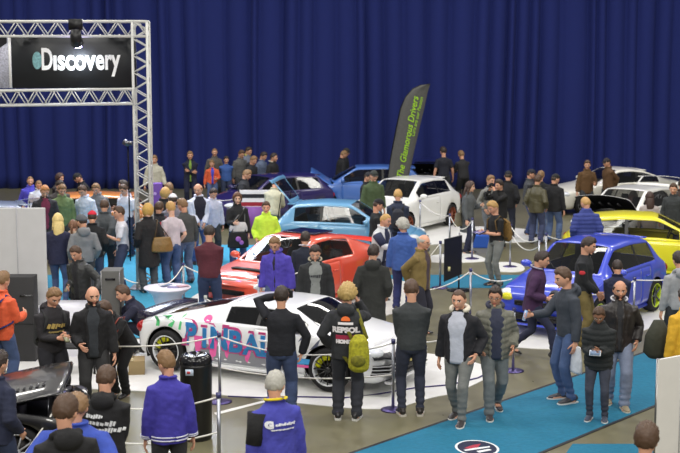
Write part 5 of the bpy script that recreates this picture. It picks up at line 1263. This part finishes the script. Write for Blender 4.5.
Pn(104, 200, 185, 'behind', 'jacket', (72, 76, 80), (34, 34, 40), 'short', BR, 'man in grey jacket seen from behind near the red cap')
Pn(92, 211, 190, 'pockets', 'jacket', (26, 27, 30), (70, 80, 104), 'cap', (206, 36, 60), 'person in red cap and black jacket seen from behind')
Pn(83, 215, 200, 'pockets_l', 'sweater', (120, 122, 126), DG, 'beanie', (84, 88, 94), 'person in grey beanie and grey hoodie seen from behind', hood=True)
Pn(72, 220, 170, 'easy', 'puffer', (186, 164, 142), DG, 'pony', (120, 84, 60), 'child with brown bun in beige jacket', h=1.62, skin='c')
Pn(57, 214, 178, 'relaxed', 'jacket', (34, 36, 64), (72, 86, 124), 'long', (222, 196, 130), 'woman with long blonde hair, navy top and jeans beside the partition', tk='slim', skin='c', pid='L16')
Pn(61, 184, 22, 'look_down', 'jacket', (110, 130, 86), DG, 'short', LB, 'man in sage green jacket with dark rucksack straps', pid='L5', h=1.84)
Pn(58, 180, 30, 'look_down', 'jacket', (70, 66, 66), DG, 'short', DB, 'dark haired visitor directly behind the green jacket man')
Pn(44, 185, 18, 'look_down', 'jacket', (42, 40, 46), DG, 'short', (190, 130, 80), 'ginger man in dark jacket over maroon shirt', opened=.8, shirt=(118, 44, 72))
Pn(38, 180, 20, 'look_down', 'jacket', (208, 218, 236), DG, 'crop', LB, 'man in white jacket near the left partition', hoodcol=(60, 70, 110))
Pn(30, 176, 16, 'pockets', 'jacket', (78, 74, 190), DG, 'crop', LB, 'bald man in bright violet blue jacket at the far left')
Pn(58, 173, 60, 'crossed', 'jacket', (40, 34, 36), DG, 'bob', (64, 42, 36), 'dark haired woman in black near the curtain at left', h=1.70)
Pn(85, 173, -60, 'lean_soft', 'jacket', (28, 27, 32), BK, 'cap', (24, 24, 28), 'person in black and cap beside the orange brown car', h=1.74)
Pn(86, 185, -25, 'look_down', 'jacket', (190, 200, 218), DG, 'short', BR, 'man in pale grey jacket with blue straps looking left', pid='L7')
Pn(98, 183, -10, 'look_down', 'jacket', (112, 114, 118), DG, 'short', LB, 'man in mid grey jacket behind the red cap')
Pn(154, 155, 20, 'relaxed_r', 'jacket', (190, 186, 170), GJ, 'short', LB, 'visitor in beige shirt half hidden behind the truss post near curtain')

# keep feet apart: slide each visitor a little along the sight line (a shorter or taller person further or nearer)
def spot(sp, dh=0):
    a, k = sp; pose = a[3]
    if k.get('loc') is not None: return V(k['loc'])
    if k.get('fy') is not None: return G(a[0], k['fy'])
    tz = (skel(pose)['head'] @ V((0, 0, .12))).z + .012; p = G(a[0], a[1], (k.get('h', 1.78) + dh) / 1.78 * tz); p.z = 0; return p
def free(sp): return sp[1].get('loc') is None and sp[1].get('fy') is None
OBST = [(bpy.data.objects[n_].location, r_) for n_, r_ in (('truss_gate', .3), ('plinth', .22), ('light_stand', .25), ('equipment_case', .4), ('bar_table', .42), ('draped_table', .5), ('striped_board', .4), ('feather_flag', .3))]
DH = [0.0] * len(SPECS); POSN = [spot(s_) for s_ in SPECS]
def cost(i, p, dh):
    c = 60 * dh * dh
    for j, q in enumerate(POSN):
        if j != i:
            d = (p - q).length
            if d < .56: c += (.56 - d) ** 2 * 40 + (.56 - d)
    for o, r_ in OBST:
        d = math.hypot(p.x - o.x, p.y - o.y)
        if d < r_ + .26: c += 3 * (r_ + .26 - d) + .5
    for o, hd, hl, hw_ in CARS:
        d = p - o; cx = d.x * math.cos(hd) + d.y * math.sin(hd); cy = -d.x * math.sin(hd) + d.y * math.cos(hd)
        ex, ey = hl + .24 - abs(cx), hw_ + .26 - abs(cy)
        if ex > 0 and ey > 0: c += 6 * min(ex, ey) + 1
    return c
for it in range(8):
    for i, s_ in enumerate(SPECS):
        if not free(s_): continue
        best = min(((cost(i, spot(s_, dh), dh), dh) for dh in np.arange(-.16, .165, .02)), key=lambda t: t[0]); DH[i] = float(best[1]); POSN[i] = spot(s_, DH[i])
for s_, dh in zip(SPECS, DH):
    a, k = s_
    if free(s_): k['h'] = k.get('h', 1.78) + dh
    person(*a, **k)

# ---------------- prints and details on clothes
def marks(n, w, h, seed, slant=.3):
    """a line of small script-like strokes, too small to read in the photo"""
    r = random.Random(seed); bm = MB(); x = -w / 2
    while x < w / 2:
        lw = r.uniform(.35, .75) * h; bm.box((x + lw / 2, r.uniform(-.1, .1) * h, 0), (lw * .75, h * r.uniform(.45, 1), .004), Matrix.Rotation(-slant, 3, 'Z')); x += lw
    return bm.mesh('marks', False)
back_print('F3', 'O', .20, (220, 222, 224), 1.02 - .93 + .22, name='emblem_print', bold=-.01)
for z_, x_, w_, h_ in ((.38, .08, .16, .05), (.31, .03, .30, .06), (.24, -.05, .24, .05)): back_print('F4', '', 1, (222, 224, 226), z_, x0=x_, name='print', mesh=marks(8, w_, h_, int(z_ * 100)))
back_print('F6', 'G', .09, (226, 228, 236), .37, x0=.12, name='emblem_print', bold=.008); back_print('F6', '', 1, (226, 228, 236), .37, x0=-.03, name='print', mesh=marks(8, .20, .032, 4)); back_print('F6', '', 1, (226, 228, 236), .32, x0=0, name='print', mesh=marks(8, .22, .018, 9))
back_print('M1', '', 1, (186, 160, 90), .33, front=True, name='print', mesh=marks(6, .24, .075, 5)); back_print('M1', '', 1, (160, 140, 84), .25, front=True, name='print', mesh=marks(8, .20, .03, 6))
back_print('C14', 'REPSOL', .095, (226, 222, 226), .28, name='print', bold=.006); back_print('C14', '----', .16, (150, 32, 64), .20, name='print', bold=.02); back_print('C14', 'HONDA', .06, (226, 222, 226), .13, name='print', bold=.006)
back_print('C14', '', .1, (236, 112, 44), .41, name='orange_print', mesh=blob_mesh([(.055 * math.cos(t), .05 * max(-.2, math.sin(t))) for t in np.linspace(0, 5.9, 12)], .02)); back_print('C14', '', .1, (226, 222, 226), .365, name='print', mesh=blob_mesh([(-.09, -.015), (.09, -.015), (.09, .018), (-.09, .018)], .02))
back_print('C3', '', 1, (60, 62, 66), .34, front=True, name='print', mesh=marks(8, .20, .06, 3, 0))
for z_, c_ in ((-.04, (214, 216, 230)), (-.075, (214, 216, 230))):
    b5, S5, k5 = PPL['F5']; T5 = S5['T']; x5, y5 = ringfn(k5)(z_)
    MB().tube([T5 @ V(((x5 + .006) * math.cos(t), (y5 + .008) * math.sin(t), z_)) for t in np.linspace(0, 2 * math.pi, 30)], [.008] * 30, 6).build('hem_stripe', mat(c_, 'fabric'), b5)
for k in 'lr':
    b5, S5, _ = PPL['F5']; w_, e_ = S5[k + 'w'], S5[k + 'e']
    for f_ in (.12, .20): c_ = w_.lerp(e_, f_); d_ = (w_ - e_).normalized() * .005; MB().tube([c_ - d_, c_ + d_], .066 - .005 * (1 - f_), 14).build('cuff_stripe', mat((214, 216, 230), 'fabric'), b5)
b6, S6, _ = PPL['F6']; T6 = S6['T']
MB().tube([S6['ls'] + V((.0, .0, .03)), S6['ls'].lerp(S6['le'], .5), S6['le']], [(.10, .092), (.083, .083), (.074, .074)], 14).build('black_sleeve_panel', mat(BK, 'fabric'), b6)
b2_, S2, _ = PPL['C22']; MB().ell(S2['rs'].lerp(S2['re'], .45) + V((-.065, 0, 0)), (.012, .045, .035)).build('sleeve_patch', mat((190, 50, 60), 'fabric'), b2_)
b2_, S2, _ = PPL['C7']
for k, s_ in (('l', 1), ('r', -1)): MB().tube([S2[k + 's'], S2[k + 's'].lerp(S2[k + 'e'], .9)], [.09, .075], 12).build('navy_sleeve_panel', mat((40, 46, 74), 'fabric'), b2_)

# ---------------- things people hold or wear
def held(name, label, cat, pid, k, size, col, f=.11, rot=(0, 0, 0), off=(0, 0, 0), extra=None, bev=.006):
    p = hand_at(pid, k, f) + V(off); b_ = PPL[pid][0]
    o = MB().box((0, 0, 0), size).build(name, mat(col, 'gloss', .3), None, False, tuple(p), (rot[0], rot[1], rot[2] + b_.rotation_euler.z), bev); tag(o, label, cat)
    if extra: MB().box((0, -size[1] / 2 - .002, 0), (size[0] * .86, .004, size[2] * .86)).build(extra[0], mat(extra[1], 'gloss', .15), o)
    return o
held('phone', 'phone held by the man in dark hoodie with gold lettering', 'phone', 'M1', 'r', (.075, .012, .15), (60, 56, 40), rot=(-.9, 0, 0), extra=('screen', (150, 150, 120)))
held('phone', 'phone held by the man in leather jacket leaning on the grey case', 'phone', 'M5', 'r', (.075, .012, .15), (30, 30, 32), rot=(-.9, 0, 0), extra=('screen', (140, 130, 110)))
held('phone', 'silver phone held by the boy in dark padded jacket', 'phone', 'C20', 'r', (.15, .014, .08), (200, 205, 212), rot=(-.6, 0, 0), extra=('screen', (120, 140, 170)))
held('phone', 'phone held up by the man pointing at the blue hatchback', 'phone', 'C19', 'r', (.08, .014, .15), (150, 180, 220), rot=(-.3, 0, 0), extra=('screen', (170, 200, 240)))
held('phone', 'phone raised by the curly blond visitor over the coupe', 'phone', 'C14', 'r', (.15, .014, .08), (30, 30, 34), extra=('screen', (90, 100, 120)))
held('tablet', 'flat tablet held out by the kneeling blond photographer', 'tablet', 'R7', 'l', (.28, .02, .19), (40, 40, 60), f=.12, rot=(-1.3, 0, 0), extra=('screen', (130, 120, 170)))
def camera_(label, pid, k, off=(0, 0, 0)):
    p = hand_at(pid, k, .12) + V(off); o = MB().box((0, 0, 0), (.14, .07, .10)).box((0, 0, .06), (.06, .06, .03)).build('camera', mat((20, 20, 22), 'plain'), None, False, tuple(p), (0, 0, PPL[pid][0].rotation_euler.z), .008)
    tag(o, label, 'camera'); MB().cyl((0, -.035, 0), .036, .09, 18, axis=(0, -1, 0)).build('lens', mat((28, 28, 30), 'gloss'), o); return o
camera_('black camera with long lens held by the woman in grey cardigan', 'R3', 'l', (.03, 0, .22)); camera_('black camera held up by the dark haired visitor in black', 'R5', 'r'); camera_('camera held up by the man in black jumper at the coupe', 'C13', 'l')
o = MB().lathe([(.031, -.06), (.033, -.05), (.033, .05), (.026, .06)], 18).build('drink_can', mat((40, 150, 90), 'gloss'), None, loc=tuple(hand_at('L18', 'l', .10) + V((0, 0, .05)))); tag(o, 'green drink can in the hand of the white t-shirt man', 'can'); MB().lathe([(.026, .06), (.028, .066)], 18).build('can_top', mat((190, 190, 195), 'metal'), o)
o = MB().lathe([(.03, -.10), (.033, -.08), (.033, .06), (.014, .10), (.014, .115)], 18).build('water_bottle', mat((170, 190, 225), 'glass', None, .5), None, loc=tuple(hand_at('L24', 'r', .10) + V((0, 0, .04)))); tag(o, 'clear water bottle held by the man in white jacket', 'bottle'); MB().lathe([(.016, .112), (.016, .13)], 14).build('bottle_cap', mat((60, 90, 190), 'plain'), o)
def backpack(pid, label, col, dx=0, dz=0, sc=1.0, mk_='fabric'):
    b_, S, kind = PPL[pid]; T = S['T']; rf = ringfn(kind)(.3); y0 = rf[1]
    bp = thing('backpack', label, 'backpack'); bp.location = b_.location; bp.rotation_euler = b_.rotation_euler; bp.scale = b_.scale
    def W0(x, y, z): return T @ V((x, y, z))
    def W(x, y, z): return T @ V((x + dx, y, z + dz))
    m_ = MB(); m_.tube([W(0, y0 + .08 * sc, -.02), W(0, y0 + .11 * sc, .02), W(0, y0 + .12 * sc, .18), W(0, y0 + .11 * sc, .36), W(0, y0 + .07 * sc, .44)], [(.12 * sc, .07 * sc), (.155 * sc, .095 * sc), (.155 * sc, .10 * sc), (.14 * sc, .085 * sc), (.07 * sc, .03 * sc)], 18)
    me = remesh(m_, .014, 3, 'bag'); co = getco(me); no = getno(me); setco(me, co + no * (.006 * snoise(co, 40, 3))[:, None]); link('bag_body', me, mat(col, mk_), bp)
    dk = tuple(int(c * .7) for c in col)
    MB().ell(W(0, y0 + .20 * sc, .12), (.11 * sc, .045, .10 * sc)).build('front_pocket', mat(dk, mk_), bp)
    for s_ in (-1, 1):
        MB().tube([W(s_ * .09, y0 + .05, .38), W0(s_ * .115, .02, .535), W0(s_ * .12, -y0 * .88, .45), W0(s_ * .145, -y0 * .85, .28), W0(s_ * .20, 0, .14), W(s_ * .10, y0 + .05, .04)], [(.022, .008)] * 6, 8).build('strap', mat(dk, mk_), bp)
    return bp
backpack('C14', 'mustard yellow patterned rucksack on the curly blond visitor', (150, 146, 30), dx=-.17, dz=-.20, sc=.8, mk_='camo')
backpack('C11', 'black and grey rucksack on the blond man at the white hatchback', (34, 36, 46), sc=.85)
backpack('L12', 'dark red rucksack on the man with glasses in left crowd', (150, 24, 48), dx=-.05)
backpack('T1', 'royal blue rucksack on the person in orange jacket', (44, 62, 140))
backpack('M1', 'dark grey rucksack on the man looking at his phone', (52, 54, 56), sc=.9)
backpack('R7', 'brown and yellow rucksack on the kneeling photographer', (120, 92, 44), sc=.9, mk_='camo')
def handbag(pid, label, col, pos, size, m_='leather', side=1, mark=None, name='handbag', strap=True):
    b_, S, kind = PPL[pid]; hb = thing(name, label, 'bag'); hb.location = b_.location; hb.rotation_euler = b_.rotation_euler; hb.scale = b_.scale
    x, y, z = pos; w_, d_, h_ = size; mb = MB(); mb.tube([(x, y, z - h_ / 2), (x, y, z - h_ * .42), (x, y, z), (x, y, z + h_ / 2)], [(w_ * .42, d_ * .4), (w_ * .52, d_ * .55), (w_ * .5, d_ * .5), (w_ * .40, d_ * .25)], 18)
    me = remesh(mb, .013, 2, 'bag'); link('bag_body', me, mat(col, m_), hb)
    if strap:
        sh = S['ls'] if side > 0 else S['rs']; MB().tube([(x - w_ * .35, y, z + h_ * .4), tuple(sh + V((side * .0, -.06, .085))), tuple(sh + V((0, .06, .085))), (x + w_ * .35, y, z + h_ * .4)], [(.012, .006)] * 4, 8).build('strap', mat(tuple(int(c * .6) for c in col), 'leather'), hb)
    if mark: MB().ell((x, y - d_ * .5, z + .03), (.06, .02, .06)).ell((x + .07, y - d_ * .48, z - .05), (.05, .02, .05)).build('printed_flower', mat(mark, 'plain'), hb)
    return hb
handbag('L11', 'large brown leather shoulder bag on the blonde woman', (128, 98, 52), (-.22, .16, .98), (.42, .16, .30), side=-1)
handbag('L26', 'white handbag hanging in front of the woman in black coat', (196, 192, 200), (.0, -.24, 1.02), (.40, .14, .22), side=1)
handbag('L26', 'black tote bag with pink and green flower print', (24, 24, 28), (-.02, -.34, .74), (.46, .10, .36), 'fabric', side=1, mark=(160, 100, 190), name='tote_bag')
handbag('M3', 'coral orange pouch hanging in front of the bending person in black', (226, 92, 72), (.16, -.34, .98), (.20, .10, .28), 'fabric', name='pouch', side=1)
handbag('R3', 'beige grey shoulder bag on the woman in grey cardigan', (110, 104, 88), (-.26, .12, .86), (.36, .14, .34), side=-1)
handbag('C19', 'white carrier bag held low by the pointing young man', (214, 218, 226), (.22, -.02, .62), (.30, .08, .36), 'fabric', name='carrier_bag', side=1, strap=False)
handbag('C18', 'round black bag carried by the woman in purple jacket', (28, 28, 32), (.16, -.30, .92), (.26, .22, .26), name='round_bag', side=1, strap=False)
gq = PY(645, 335, G(675, 455).y); bg = MB().tube([(0, 0, -.30), (0, 0, -.22), (0, 0, 0), (0, 0, .22)], [(.12, .1), (.2, .13), (.18, .12), (.07, .04)], 16)
o = bg.build('shoulder_bag', mat((52, 54, 44), 'fabric'), None, loc=tuple(PY(658, 336, PPL['C16'][0].location.y + .4))); tag(o, 'dark olive bag hanging above the bottom right partition', 'bag')
